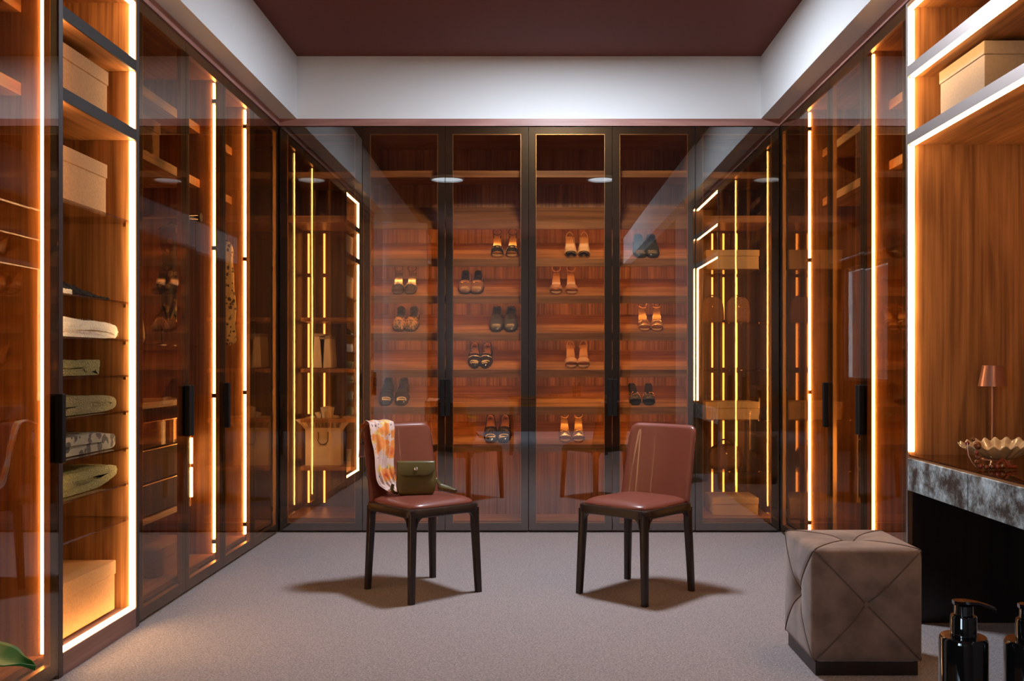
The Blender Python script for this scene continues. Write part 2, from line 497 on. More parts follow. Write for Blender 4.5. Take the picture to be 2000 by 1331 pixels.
# ------------------------------------------------------------------ setting
f = MB(); f.box(-2.6, 2.6, -3.2, 7.1, -.12, 0)
struct(f, 'floor', 'carpet')
f = MB(); f.box(-2.6, 2.6, -3.2, 7.1, 3.21, 3.33); struct(f, 'ceiling', 'ceiling_paint')
f = MB(); f.box(XL - .12, XR + .12, YB, YB + .1, 2.788, 3.21); f.box(-2.6, 2.6, 7.0, 7.1, 0, 3.21); struct(f, 'wall_back', 'white_wall')
f = MB(); f.box(-2.5, XL + .12, -3.0, YB, 2.788, 3.21); f.box(-2.6, -2.5, 2.2, 7.0, 0, 3.21)
f.box(-2.0, XL, 1.65, 2.30, 0, 2.788)
struct(f, 'wall_left', 'white_wall')
f = MB(); f.box(XR - .126, 2.5, -3.0, YB, 2.788, 3.21); f.box(2.5, 2.6, 2.8, 7.0, 0, 3.21)
struct(f, 'wall_right', 'white_wall')
# plain walls beside the camera, with the window opening on the left
f = MB(); f.box(XL - .2, -1.22, 1.46, 1.60, 0, 2.786)  # unseen return wall, added to keep the window out of the door reflections
struct(f, 'wall_left', 'beige_wall')
f = MB(); f.box(XR, XR + .2, 1.84, 2.97, 0, 2.788)
struct(f, 'wall_right', 'beige_wall')
f = MB(); f.box(XR, XR + .2, -3.0, 1.84, 0, 2.788); struct(f, 'wall_right', 'dark_wall')
f = MB()
WA, WB = -2.6, -.9
f.box(XL - .2, XL, -3.0, WA, 0, 2.788); f.box(XL - .2, XL, WB, 1.46, 0, 2.788)
f.box(XL - .2, XL, WA, WB, 0, .85); f.box(XL - .2, XL, WA, WB, 2.65, 2.788)
struct(f, 'wall_left', 'dark_wall')
f = MB(); f.box(-2.6, 2.6, -3.2, -3.0, 0, 3.21); struct(f, 'wall_rear', 'dark_wall')
f = MB()
for a, b_ in ((WA, WA + .05), (-1.775, -1.725), (WB - .05, WB)): f.box(XL - .12, XL - .06, a, b_, .85, 2.65)
for a, b_ in ((.85, .90), (2.60, 2.65)): f.box(XL - .12, XL - .06, WA, WB, a, b_)
w = struct(f, 'window_1', 'white_wall')
f = MB(); f.box(XL - .094, XL - .088, WA + .03, WB - .03, .88, 2.62); f.build('pane', 'pane_inner', w)
# wooden band between doors and white wall
f = MB(); f.box(XL - .02, XR + .02, YB - .004, YB + .04, ZT + .004, 2.788); struct(f, 'trim_1', 'wood_trim')
def side_band(name, x0, y0, y1, rz):
    f = MB(); f.box(0, y1 - y0, -.004, .04, ZT + .004, 2.788)
    o = struct(f, name, 'wood_trim'); o.rotation_euler = (0, 0, rz); o.location = (x0, y0 if rz > 0 else y1, 0)
side_band('trim_2', XL, 2.3, YB, R(90)); side_band('trim_3', XR, 2.97, YB, R(-90))

# ------------------------------------------------------------------ wardrobes
def door(cab, x0, x1, style, handle=None, hinge=None, tilt=0, pane_mat=None):
    """framed glass door in the cabinet's own frame: front at y=0, cabinet behind it (+y)"""
    g = .002; a, b_ = x0 + g, x1 - g; z0, z1 = .016, ZT - .002
    sw = .048
    fm = 'frame_black' if style == 'back' else 'frame_bronze'
    f = MB()
    f.box(a, a + sw, .006, .026, z0, z1); f.box(b_ - sw, b_, .006, .026, z0, z1)
    f.box(a + sw, b_ - sw, .006, .026, z0, z0 + sw); f.box(a + sw, b_ - sw, .006, .026, z1 - sw, z1)
    d = f.build('door', fm, cab)
    f = MB()
    f.box(a, b_, 0, .005, z0, z1)
    pm = pane_mat or ('pane_back' if style == 'back' else 'pane_side')
    for i in range(6): f.mi[i] = 1
    # only the room-side face carries the mirror coat
    f.mi[2] = 0
    pn = f.build('pane', [pm, 'pane_inner'], d)
    if tilt:
        cx = (a + b_) / 2
        pn.matrix_local = Matrix.Translation((cx, 0, 0)) @ Matrix.Rotation(tilt, 4, 'Z') @ Matrix.Translation((-cx, 0, 0))
    f = MB(); q = .003; A, B, C, D = a + sw, b_ - sw, z0 + sw, z1 - sw
    f.box(A, A + q, .0055, .027, C, D); f.box(B - q, B, .0055, .027, C, D)
    f.box(A + q, B - q, .0055, .027, C, C + q); f.box(A + q, B - q, .0055, .027, D - q, D)
    f.build('bead', 'gold_bead', d)
    if handle is not None:
        hx0, hx1 = (a - .0, a + .030) if handle == 'a' else (b_ - .030, b_ + .0)
        f = MB(); f.box(hx0, hx1, -.028, -.0005, .785, 1.035, bev=.003)
        f.build('handle', 'handle_dark', d)
    if hinge:
        for z in (.165, .965, 1.775, 2.58):
            f = MB()
            if hinge == 'a': f.box(a + .004, a + .055, .027, .046, z - .011, z + .011)
            else: f.box(b_ - .055, b_ - .004, .027, .046, z - .011, z + .011)
            f.build('hinge', 'hinge', d)
    return d

def carcass(label, x0, y0, rz, w, shelves=(), leds='', depth=.58, back='wood_v', panel='wood_v', z_floor=.09, sf=.125, base='wood_base', shelf_mat='wood_x', group=None, edge_y=.05):
    c = thing('wardrobe', label, 'wardrobe', (x0, y0, 0), (0, 0, rz), group)
    t_ = .022
    MB().box(0, t_, edge_y, depth, .012, ZT).build('side_panel', panel, c)
    MB().box(w - t_, w, edge_y, depth, .012, ZT).build('side_panel', panel, c)
    MB().box(t_, w - t_, depth - .015, depth, .012, ZT).build('back_panel', back, c)
    MB().box(t_, w - t_, edge_y, depth - .015, ZT - .03, ZT).build('top_panel', shelf_mat, c)
    MB().box(t_, w - t_, edge_y, depth - .015, z_floor - .025, z_floor).build('bottom_panel', shelf_mat, c)
    MB().box(0.004, w - .004, .03, .046, 0.0, z_floor - .03).build('plinth', 'frame_bronze', c)
    for z in shelves:
        MB().box(t_, w - t_, sf, depth - .015, z, z + .045).build('shelf', shelf_mat, c)
    for ch in leds:      # strips on the front edges of the side panels
        f = MB()
        if ch == 'b': f.box(w - .033, w - .003, edge_y - .011, edge_y - .0005, .10, ZT - .05)
        if ch == 'a': f.box(.003, .033, edge_y - .011, edge_y - .0005, .10, ZT - .05)
        f.build('light_strip', 'led', c)
    return c

PI2 = pi / 2
SH = (2.11, 2.41)
# left wall (local x runs away from the camera)
cL0 = carcass('glass-door wardrobe at the left edge of the photo, before the open shelves with folded knits, one strip of light', XL, 2.87, PI2, .56, SH, 'b', group='glass-door wardrobes')
cL0['label'] = 'glass-door wardrobe nearest the camera on the left, before the open bay of folded knits'
door(cL0, 0, .56, 'side', 'b', 'a')
cLm = carcass('glass-door wardrobe beside the pale wall, seen only mirrored in the end wall doors', XL, 2.31, PI2, .56, SH, 'b', group='glass-door wardrobes')
door(cLm, 0, .56, 'side', 'a', 'b')
cL2 = carcass('double glass-door wardrobe right after the open bay of folded knits, printed dress inside', XL, 4.125, PI2, 1.115, SH, 'b', group='glass-door wardrobes')
door(cL2, 0, .5575, 'side', 'b', 'a'); door(cL2, .5575, 1.115, 'side', 'a', 'b')
cL3 = carcass('single glass-door wardrobe on the left, second from the corner, with leopard dress', XL, 5.24, PI2, .55, SH, 'b', group='glass-door wardrobes')
door(cL3, 0, .55, 'side', 'a', 'b')
cL4 = carcass('dark single glass-door wardrobe in the left corner of the room', XL, 5.79, PI2, .575, (), '', panel='wood_dark', back='wood_dark', group='glass-door wardrobes')
door(cL4, 0, .575, 'side', None, 'b')
# right wall (local x runs towards the camera)
cR4 = carcass('dark narrow glass-door wardrobe in the right corner of the room', XR, 6.365, -PI2, .515, (), '', panel='wood_dark', back='wood_dark', group='glass-door wardrobes')
door(cR4, 0, .515, 'side', None, 'a')
cR3 = carcass('double glass-door wardrobe on the right holding a straw hat and storage boxes', XR, 5.85, -PI2, 1.10, SH, 'a', group='glass-door wardrobes')
door(cR3, 0, .5525, 'side', 'b', 'a'); door(cR3, .5525, 1.10, 'side', 'b', None)
cR2 = carcass('single glass-door wardrobe on the right beside the open vanity bay', XR, 4.75, -PI2, .552, SH, 'a', group='glass-door wardrobes')
door(cR2, 0, .552, 'side', 'a', None)

# back wall: two corner units and two shoe cabinets between
def glass_shelves(cab, w, zs, y0=.13, y1=.55, edge=True):
    for z in zs:
        o = MB().box(.024, w - .024, y0, y1, z - .008, z).build('shelf', 'shelf_glass', cab)
        o['label'] = 'thin glass shelf'
cBL = carcass('corner wardrobe at the left end of the far wall, paper gift bag inside', -1.726, YB, 0, .557, (2.11, 2.41), '', panel='wood_dark', back='wood_dark', edge_y=.05, group='glass-door wardrobes')
door(cBL, 0, .557, 'back', None, None)
cBR = carcass('corner wardrobe at the right end of the far wall, flat tan boxes inside', 1.072, YB, 0, .564, (2.11, 2.41), '', panel='wood_dark', back='wood_dark', group='glass-door wardrobes')
door(cBR, 0, .564, 'back', None, None, tilt=R(-.05))
zl = [1.456, 1.104, .76, .429]
for z in zl:
    f = MB()
    pts = [(.10, .14), (.36, .14), (.40, .18), (.40, .52), (.10, .52)]
    # rounded-front board
    out = [(.10, .52), (.10, .16), (.11, .14), (.13, .13)] + [(.50 + .04 * sin(a), .17 - .04 * cos(a)) for a in [k * pi / 12 for k in range(0, 7)]] + [(.54, .52)]
    f.loft([[(x, y, z - .026) for x, y in out], [(x, y, z) for x, y in out]])
    f.build('shelf', 'wood_x', cBL)
for c_, w_ in ((cBL, .557), (cBR, .564)):
    for xx in (.0225, w_ - .0335): MB().box(xx, xx + .011, .054, .064, .10, 2.08).build('light_strip', 'led_corner_fill', c_)  # added fill strips, hidden behind the stiles to brighten the corner contents
glass_shelves(cBR, .564, [1.79, 1.421, 1.097, .753, .40])
def seg_strip(cab, x, y, gaps, w=.012):  # added glowing bars, imitating broken orange light lines in the corner glass
    for a, b_ in gaps:
        MB().box(x - w / 2, x + w / 2, y - .008, y, a, b_).build('light_strip', 'glow_line', cab)
sg = [(2.09, 1.80), (1.77, 1.46), (1.43, 1.11), (1.07, .77), (.73, .44), (.38, .12)]
for xx in (.061, .176): seg_strip(cBL, xx, .562, [(b_, a) for a, b_ in sg])
for xx in (.218, .30, .395): seg_strip(cBR, xx, .562, [(b_, a) for a, b_ in sg])

def shoe_cabinet(label, x0, w, mid, tilts):
    c = carcass(label, x0, YB, 0, w, (2.41,), '', sf=.08, back='wood_streak', group='glass-door wardrobes', z_floor=.07)
    door(c, 0, mid, 'back', 'b', None, tilts[0]); door(c, mid, w, 'back', 'a', None, tilts[1])
    for zf in (2.11, 1.855, 1.602, 1.348, 1.097, .843, .588):
        f = MB()
        rise, y0, y1 = .138, .085, .345
        pr = [(y0, zf - .052), (y0, zf), (y0 + .014, zf + .0035), (y1, zf + rise), (y1, zf + rise - .018), (y0 + .018, zf - .014), (y0 + .018, zf - .052)]
        f.loft([[(x, y, z) for y, z in pr] for x in (.022, w - .022)])
        s_ = f.build('shelf', 'wood_x', c)
    MB().box(.022, w - .022, .345, .357, .07, 2.41).build('back_lining', 'wood_streak', c)
    for zf in (2.11, 1.855, 1.602, 1.348, 1.097, .843, .588):   # strips tucked behind the shelf lips
        MB().box(.03, w - .03, .104, .114, zf - .036, zf - .030).build('light_strip', 'led_shoe', c)
    return c
shoe_cabinet('shoe cabinet with slanted shelves on the far wall, behind the chair with the bag', -1.169, 1.118, .557, (R(.40), 0))
shoe_cabinet('shoe cabinet with slanted shelves, right half of the far wall behind the empty chair', -.051, 1.123, .564, (R(-.1), R(.2)))

# ---- open bay on the left
y0, wb = 3.43, .695
cOL = thing('open_wardrobe', 'open wardrobe bay on the left with folded knits on glass shelves, outlined in light', 'wardrobe', (XL, y0, 0), (0, 0, PI2))
for a, b_ in ((0, .03), (wb - .03, wb)):
    MB().box(a, b_, .004, .58, .0, ZT).build('side_panel', 'wood_v', cOL)
    MB().box(a, b_, .0, .004, .0, ZT).build('edge_strip', 'edge_dark', cOL)
MB().box(.03, wb - .03, .565, .58, .06, ZT).build('back_panel', 'wood_v', cOL)
MB().box(.03, wb - .03, .0, .565, ZT - .03, ZT).build('top_panel', 'wood_x', cOL)
MB().box(.03, wb - .03, .0, .565, 0, .085, bev=.002).build('plinth', 'wood_base', cOL)
for z in SH:
    s_ = MB().box(.03, wb - .03, .006, .565, z, z + .045).build('shelf', 'wood_x', cOL)
    MB().box(.03, wb - .03, .0, .006, z - .001, z + .046).build('shelf_edge', 'shelf_edge', s_)
for z in (1.755, 1.405, 1.245, 1.094, .942, .785, .634, .482):
    s_ = MB().box(.03, wb - .03, .012, .565, z - .008, z).build('shelf', 'shelf_glass', cOL)
    s_['label'] = 'thin glass shelf'
    for xx in (.03, wb - .03 - .012):
        MB().box(xx, xx + .012, .04, .052, z - .020, z - .008).build('shelf_pin', 'gold_metal', s_)
segs = [(.10, 2.105), (2.16, 2.405), (2.46, 2.690)]
for a, b_ in segs:
    for xx in (.03, wb - .03 - .012):
        MB().box(xx, xx + .012, .006, .026, a, b_).build('light_strip', 'led', cOL)
MB().box(.03, wb - .03, .006, .024, .085, .097).build('light_strip', 'led', cOL)
MB().box(.03, wb - .03, .006, .024, ZT - .042, ZT - .030).build('light_strip', 'led', cOL)

# ---- open vanity bay on the right (local x runs towards the camera)
y1, wr = 4.196, 1.215
cOR = thing('open_wardrobe', 'open wardrobe bay on the right above the vanity, its aluminium shelf edges underlined with light', 'wardrobe', (XR, y1, 0), (0, 0, -PI2))
MB().box(0, .022, .006, .60, .0, ZT).build('side_panel', 'wood_v', cOR)
MB().box(0, .022, .0, .006, .0, ZT).build('edge_strip', 'alu', cOR)
MB().box(wr - .022, wr, .0, .60, .0, ZT).build('side_panel', 'wood_v', cOR)
MB().box(.022, wr - .022, .585, .60, .0, ZT).build('back_panel', 'wood_v', cOR)
MB().box(.022, wr - .022, .0, .585, ZT - .02, ZT).build('top_panel', 'wood_x', cOR)
# dark lining of the knee space
MB().box(.022, .030, .02, .585, .0, .58).build('lining', 'wenge', cOR)
MB().box(.030, wr - .022, .577, .585, .0, .58).build('lining', 'wenge', cOR)
for z in SH:
    s_ = MB().box(.022, wr - .022, .006, .585, z, z + .045).build('shelf', 'wood_x', cOR)
    MB().box(.022, wr - .022, .0, .006, z - .001, z + .046).build('shelf_edge', 'alu', s_)
    MB().box(.034, wr - .022, .008, .022, z - .010, z).build('light_strip', 'led', s_)
for a, b_ in ((.755, 2.098), (2.158, 2.398), (2.458, 2.698)):
    MB().box(.022, .034, .006, .024, a, b_).build('light_strip', 'led', cOR)
MB().box(.022, wr - .022, .006, .022, ZT - .032, ZT - .020).build('light_strip', 'led', cOR)
MB().box(wr - .034, wr - .022, .006, .024, .755, 2.098).build('light_strip', 'led', cOR)

# vanity top and drawers
van = thing('vanity_unit', 'wall-hung vanity with mottled grey leather drawer fronts in the right-hand bay', 'vanity', (XR, y1, 0), (0, 0, -PI2))
MB().box(.034, wr - .024, .012, .575, .585, .726).build('body', 'wenge', van)
f = MB().box(.034, wr - .024, .0, .575, .736, .742); f.build('glass_top', 'smoke_glass', van)
MB().box(.034, wr - .024, .002, .575, .727, .7355).build('top_board', 'wood_x', van)
for a, b_ in ((.026, .612), (.618, wr - .024)):
    MB().box(a + (.008 if a < .1 else 0), b_, -.006, .011, .586, .727, bev=.002).build('drawer_front', 'vanity_leather', van)

# ------------------------------------------------------------------ boxes
def storage_box(label, loc, rz, w, d, h, mat='kraft', lid=.055, group=None):
    o = thing('storage_box', label, 'box', loc, (0, 0, rz), group)
    MB().box(-w / 2, w / 2, -d / 2, d / 2, 0, h - .002, bev=.002).build('body', mat, o)
    e = .004
    MB().box(-w / 2 - e, w / 2 + e, -d / 2 - e, d / 2 + e, h - lid, h + .003, bev=.002).build('lid', mat, o)
    return o
g = 'storage boxes in the wardrobes'
def lb(label, yc, w, zz, h, **k): return storage_box(label, (XL - .065 - .17, yc, zz), PI2, w, .34, h, **k)
lb('brown cardboard storage box on the upper wooden shelf of the open bay on the left', 3.715, .49, 2.156, .205, group=g)
lb('brown cardboard storage box on the top glass shelf of the open left bay', 3.705, .49, 1.756, .215, group=g)
lb('lidded brown storage box standing on the glowing floor of the open bay on the left', 3.80, .46, .098, .205, group=g)
storage_box('cream storage box on the aluminium-edged shelf of the right-hand bay', (XR + .095 + .21, 3.86, 2.156), PI2, .40, .42, .235, mat='kraft_pale', lid=.05, group=g)
# boxes in the right corner unit on the far wall
for i, (zz, xx, w_, h_, lab) in enumerate((
        (1.79, 1.355, .36, .13, 'flat tan box on the highest glass shelf of the right corner wardrobe'),
        (.753, 1.355, .36, .118, 'flat tan box on the middle glass shelf of the right corner wardrobe'),
        (.092, 1.375, .31, .118, 'flat tan box on the floor of the right corner wardrobe'))):
    storage_box(lab, (xx, YB + .30, zz), 0, w_, .30, h_, mat='kraft_orange', lid=.04, group=g)
# boxes in the right side wardrobes
storage_box('tan upright box on the lower wooden shelf below the straw hat', (XR + .30, 5.02, 2.156), PI2, .16, .26, .20, group=g)
storage_box('second tan upright box below the straw hat, nearer the vanity', (XR + .30, 4.84, 2.156), PI2, .12, .26, .215, group=g)
storage_box('tan box between the two wooden shelves of the wardrobe beside the vanity', (XR + .32, 4.45, 2.156), PI2, .26, .30, .215, group=g)
storage_box('tan box on the lower wooden shelf inside the double wardrobe on the left', (XL - .33, 4.62, 2.156), PI2, .36, .30, .20, group=g)
# low shoe box seen at the foot of the left double wardrobe
storage_box('low tan box on the floor of the double wardrobe on the left', (XL - .28, 4.85, .092), PI2, .42, .30, .13, group=g)

# straw hat
h = thing('straw_hat', 'yellow straw hat on the top wooden shelf of a right-hand wardrobe', 'hat', (XR + .30, 4.98, 2.4555))
f = MB(); f.lathe([(.001, .10), (.05, .105), (.085, .09), (.095, .03), (.10, .008), (.15, .006), (.155, .0), (.10, .0), (.001, .0)], 28)
f.build('hat_body', 'straw', h, smooth=True)
f = MB(); f.lathe([(.0965, .03), (.0995, .012), (.1005, .012), (.0975, .03)], 28); f.build('ribbon', 'black_knit', h)

# ------------------------------------------------------------------ folded textiles in the open bay
def folded(name, label, cat, path, th, x0, x1, z, mat, rough_amp=.004, seed=0, taper=0, group='folded textiles on the glass shelves', fuzz=None, stretch=1):
    """path: list of (y, z) of the cloth's mid line seen from the room; extruded into the shelf depth"""
    o = thing(name, label, cat, (0, 0, z), (0, 0, 0), group)
    # resample path
    P = [Vector((3.46 + (a - 3.46) * stretch, b_)) for a, b_ in path]
    pts = []
    for i in range(len(P) - 1):
        p0 = P[max(i - 1, 0)]; p1 = P[i]; p2 = P[i + 1]; p3 = P[min(i + 2, len(P) - 1)]
        for k in range(5):
            u = k / 5
            pts.append(.5 * ((2 * p1) + (p2 - p0) * u + (2 * p0 - 5 * p1 + 4 * p2 - p3) * u * u + (3 * p1 - p0 - 3 * p2 + p3) * u ** 3))
    pts.append(P[-1])
    left, right = [], []
    for i, p_ in enumerate(pts):
        d = pts[min(i + 1, len(pts) - 1)] - pts[max(i - 1, 0)]
        d.normalize() if d.length > 0 else None
        nrm = Vector((-d.y, d.x)); e = th / 2
        if i == 0 or i == len(pts) - 1: e *= .55
        left.append(p_ + nrm * e); right.append(p_ - nrm * e)
    outline = left + right[::-1]
    nx = 9; rings = []
    for i in range(nx + 1):
        u = i / nx; X = x0 + (x1 - x0) * u
        shr = 1 - .05 * (1 - sin(pi * min(1, u * 4) / 2)) - taper * u
        ring = []
        cyc = sum(q.x for q in outline) / len(outline)
        for q in outline:
            nz = noise.noise(Vector((X * 14 + seed, q.x * 14, q.y * 22))) * rough_amp
            zz = q.y * (1 + nz * 10) + nz
            ring.append((X + nz * 1.2, cyc + (q.x - cyc) * shr, max(.0015, zz * (shr * .3 + .7))))
        rings.append(ring)
    f = MB(); f.loft(rings)
    ya, yb, zm = min(q.x for q in outline), max(q.x for q in outline), max(q.y for q in outline)
    f.loft([superell((yb - ya) / 2 * k, zm * .40, 24, 3.2, 0) for k in (.78, .86, .86, .78)] and
           [[(X, (ya + yb) / 2 + p_[0] - .012, zm * .47 + p_[1]) for p_ in superell((yb - ya) / 2 * k, zm * .40, 24, 3.2, 0)] for X, k in ((x0 - .003, .80), (x0 - .010, .86), (x1 + .02, .86), (x1 + .006, .8))])
    b_ = f.build('cloth', mat, o, smooth=True, angle=60)
    b_.location = (0, 0, 0)
    if fuzz:
        fb = MB(); rnd = random.Random(seed)
        for k in range(fuzz):
            i = rnd.randrange(0, nx if rnd.random() < .6 else 2); j = rnd.randrange(len(outline))
            p_ = Vector(rings[i][j]); q_ = Vector(rings[i + 1][j]); p_ = p_.lerp(q_, rnd.random())
            p_ = p_.lerp(Vector(rings[i][(j + 1) % len(outline)]), rnd.random() * .9)
            c_ = Vector((p_.x, cyc, .035)); d = (p_ - c_); d.x = .01 + rnd.uniform(-.01, .03) if i < 1 else rnd.uniform(-.02, .02)
            d.normalize(); d += Vector((rnd.uniform(-.5, .5), rnd.uniform(-.6, .6), rnd.uniform(-.6, .3))); d.normalize()
            L = rnd.uniform(.006, .014); s_ = Vector((0, .0006, .0006))
            e_ = p_ + d * L
            if e_.z < .002: continue
            fb.add([p_ + s_, p_ - s_, e_], [(0, 1, 2)])
        fo = fb.build('fur_fibres', 'fur_fibre', o); fo['kind'] = 'stuff'
    return o
XA, XB = XL - .055, XL - .36
# black lace top, loosely heaped
o = thing('lace_blouse', 'black lacy top lying loosely on the highest of the close-set glass shelves', 'clothes', (0, 0, 1.4055), (0, 0, 0), 'folded textiles on the glass shelves')
def heap(u, v):
    y = 3.48 + .48 * u; x = XA - .30 * v
    env = (sin(pi * min(1, (1 - u) * 1.6) / 2)) * (sin(pi * min(1, v * 5) / 2) if v < .2 else 1)
    z = .012 + .052 * env * (1 - .45 * u) + .016 * noise.noise(Vector((x * 22, y * 26, 1))) * env + .008 * noise.noise(Vector((x * 70, y * 80, 5)))
    return (x + .006 * noise.noise(Vector((y * 40, v * 5, 2))), y, max(.002, z))
f = MB(); f.grid(heap, 50, 24)
f.grid(lambda u, v: ((lambda p: (p[0], p[1], .001))(heap(u, v))), 50, 2)
f.grid(lambda u, v: (lambda p: (p[0], p[1], .001 + (p[2] - .001) * v))(heap(u, 0)), 50, 3)
f.build('cloth', 'black_knit', o, smooth=True)
f = MB(); f.grid(lambda u, v: (XA + .004 + .003 * noise.noise(Vector((u * 30, v * 6, 3))), 3.53 + .10 * u, .002 + .02 * v + .006 * noise.noise(Vector((u * 18, v * 3, 9)))), 22, 4)
f.build('lace_edge', 'cream_fur', o, smooth=True, thick=.002)['label'] = 'pale lace edge'
folded('fur_throw', 'cream fluffy fur throw on a glass shelf of the left open bay', 'clothes', [(3.46, .020), (3.70, .020), (3.88, .022), (3.945, .034), (3.88, .048), (3.70, .050), (3.46, .050)], .040, XA, XB, 1.2465, 'cream_fur', .006, 3, fuzz=3500, stretch=1.19)
folded('folded_sweater', 'folded olive curly knit, the shortest pile, under the cream fur throw', 'clothes', [(3.46, .014), (3.62, .014), (3.79, .014), (3.815, .026), (3.79, .030), (3.70, .030), (3.79, .033), (3.815, .044), (3.79, .048), (3.62, .046), (3.46, .046)], .027, XA, XB, 1.0955, 'olive_knit', .006, 5, stretch=1.15)
folded('folded_towel', 'rolled olive-brown blanket folded flat beside the black door handle', 'clothes', [(3.70, .030), (3.62, .030), (3.58, .026), (3.62, .020), (3.72, .022), (3.735, .036), (3.66, .044), (3.48, .043), (3.47, .024), (3.52, .011), (3.75, .012), (3.89, .020), (3.925, .036), (3.88, .052), (3.70, .060), (3.48, .060)], .025, XA, XB, .9435, 'olive_towel', .003, 8, stretch=1.22)
folded('folded_sweater', 'folded black and grey patterned knit between two olive folded pieces', 'clothes', [(3.46, .012), (3.75, .012), (3.89, .018), (3.92, .034), (3.88, .050), (3.72, .056), (3.46, .058)], .036, XA, XB, .7865, 'patterned_knit', .005, 12, stretch=1.2)
folded('folded_towel', 'thick olive fleece folded on the lowest filled glass shelf, open loop at its end', 'clothes', [(3.62, .040), (3.50, .042), (3.47, .034), (3.50, .016), (3.66, .012), (3.80, .024), (3.905, .052), (3.90, .062), (3.84, .068), (3.66, .068), (3.48, .066)], .034, XA, XB, .6355, 'olive_fleece', .004, 15, stretch=1.27)

# ------------------------------------------------------------------ inside the left double wardrobe
rod = thing('clothes_rail', 'pull-out metal clothes rail in the left double wardrobe', 'rail', (XL, 5.10, 1.93))
MB().tube([(-.50, 0, 0), (-.085, 0, 0)], .011, 12).build('bar', 'silver', rod, smooth=True)
MB().tube([(-.085, 0, 0), (-.075, 0, 0)], .024, 16).build('end_cap', 'handle_dark', rod)
MB().box(-.50, -.47, -.02, .02, -.02, .20).build('bracket', 'handle_dark', rod)
def garment(name, label, loc, rz, w, h, mat, seed, knot=False):
    o = thing(name, label, 'clothes', loc, (0, 0, rz))
    f = MB(); f.tube([(0, 0, -.012), (.002, 0, .012), (.014, 0, .022), (.022, 0, .012)] [::-1], .002, 6)
    f.tube([(-w * .45, 0, -.05), (0, 0, -.012), (w * .45, 0, -.05)], .005, 6)
    f.build('hanger', 'handle_dark', o, smooth=True)
    def fn(u, v):
        a = 2 * pi * u
        ww = w / 2 * interp([(0, .45), (.06, .85), (.3, .62), (.6, .85), (.85, .55), (1, .25)] if knot else [(0, .5), (.06, .9), (.3, .75), (1, 1.05)], v)
        dd = .035 + .02 * v
        k = 1 + .16 * sin(a * 7 + v * 5 + seed) * min(1, v * 3)
        return (ww * cos(a) * k + .02 * noise.noise(Vector((v * 4, seed, 0))), dd * sin(a) * k, -.03 - h * v + .02 * sin(a * 3 + seed) * v)
    f = MB(); f.grid(fn, 48, 26, closed_u=True)
    f.build('cloth', mat, o, smooth=True, thick=.002)
    return o
garment('printed_dress', 'leaf-printed cream and black dress hanging in the left double wardrobe', (XL - .235, 5.10, 1.916), 0, .15, .50, 'print_dress', 2, True)
garment('leopard_dress', 'leopard-spotted dress hanging edge-on in the single left wardrobe', (XL - .14, 5.68, 1.90), R(50), .12, .60, 'animal_dress', 9)
# counter with glass-fronted drawers
def chest(label, x0, y0, rz, w):
    c = thing('drawer_chest', label, 'drawers', (x0, y0, 0), (0, 0, rz))
    d0, d1 = .14, .54
    MB().box(0, w, d0, d1, .925, .955, bev=.002).build('top_board', 'wood_x', c)
    for a in (0, w - .022): MB().box(a, a + .022, d0, d1, .37, .925).build('side_panel', 'wood_v', c)
    MB().box(.022, w - .022, d0, d1, .37, .40).build('bottom_board', 'wood_x', c)
    MB().box(.022, w - .022, d1 - .012, d1, .40, .925).build('back_panel', 'wood_dark', c)
    MB().box(w - .022, w - .008, d0 - .012, d0 - .001, .60, .74).build('light_strip', 'led', c)
    MB().box(w - .022, w - .008, d0 - .012, d0 - .001, .42, .58).build('light_strip', 'led', c)
    for z0_, z1_, mt in ((.735, .86, 'pane_side'), (.57, .725, 'handle_dark'), (.41, .56, 'handle_dark')):
        fr = MB().box(.026, w - .026, d0 + .002, d0 + .012, z0_, z1_).build('drawer', 'smoke_glass' if mt == 'pane_side' else mt, c)
        MB().box(.026, w - .026, d0 - .001, d0 + .0015, z1_ - .004, z1_).build('edge_strip', 'gold_metal', fr)
        MB().box(.026, w - .026, d0 + .012, d1 - .02, z0_, z0_ + .012).build('drawer_floor', 'wood_x', fr)
    return c
chest('wooden drawer chest with smoked glass top drawer inside the left double wardrobe', XL, 4.20, PI2, .93)
chest('wooden drawer chest inside the double wardrobe on the right', XR, 5.25, -PI2, .42)
for i in range(3):
    folded('folded_shirt', ['yellow-olive folded cloth in the glass drawer, nearest the open bay', 'middle yellow-olive folded cloth in the glass drawer of the left wardrobe', 'yellow-olive folded cloth in the glass drawer, farthest from the open bay'][i], 'clothes',
           [(a + .28 * i, b_) for a, b_ in [(4.27, .012), (4.44, .012), (4.48, .025), (4.44, .042), (4.27, .044)]], .022, XL - .17, XL - .42, .7485, 'olive_cloth', .006, 30 + i, group='clothes in the glass drawer')
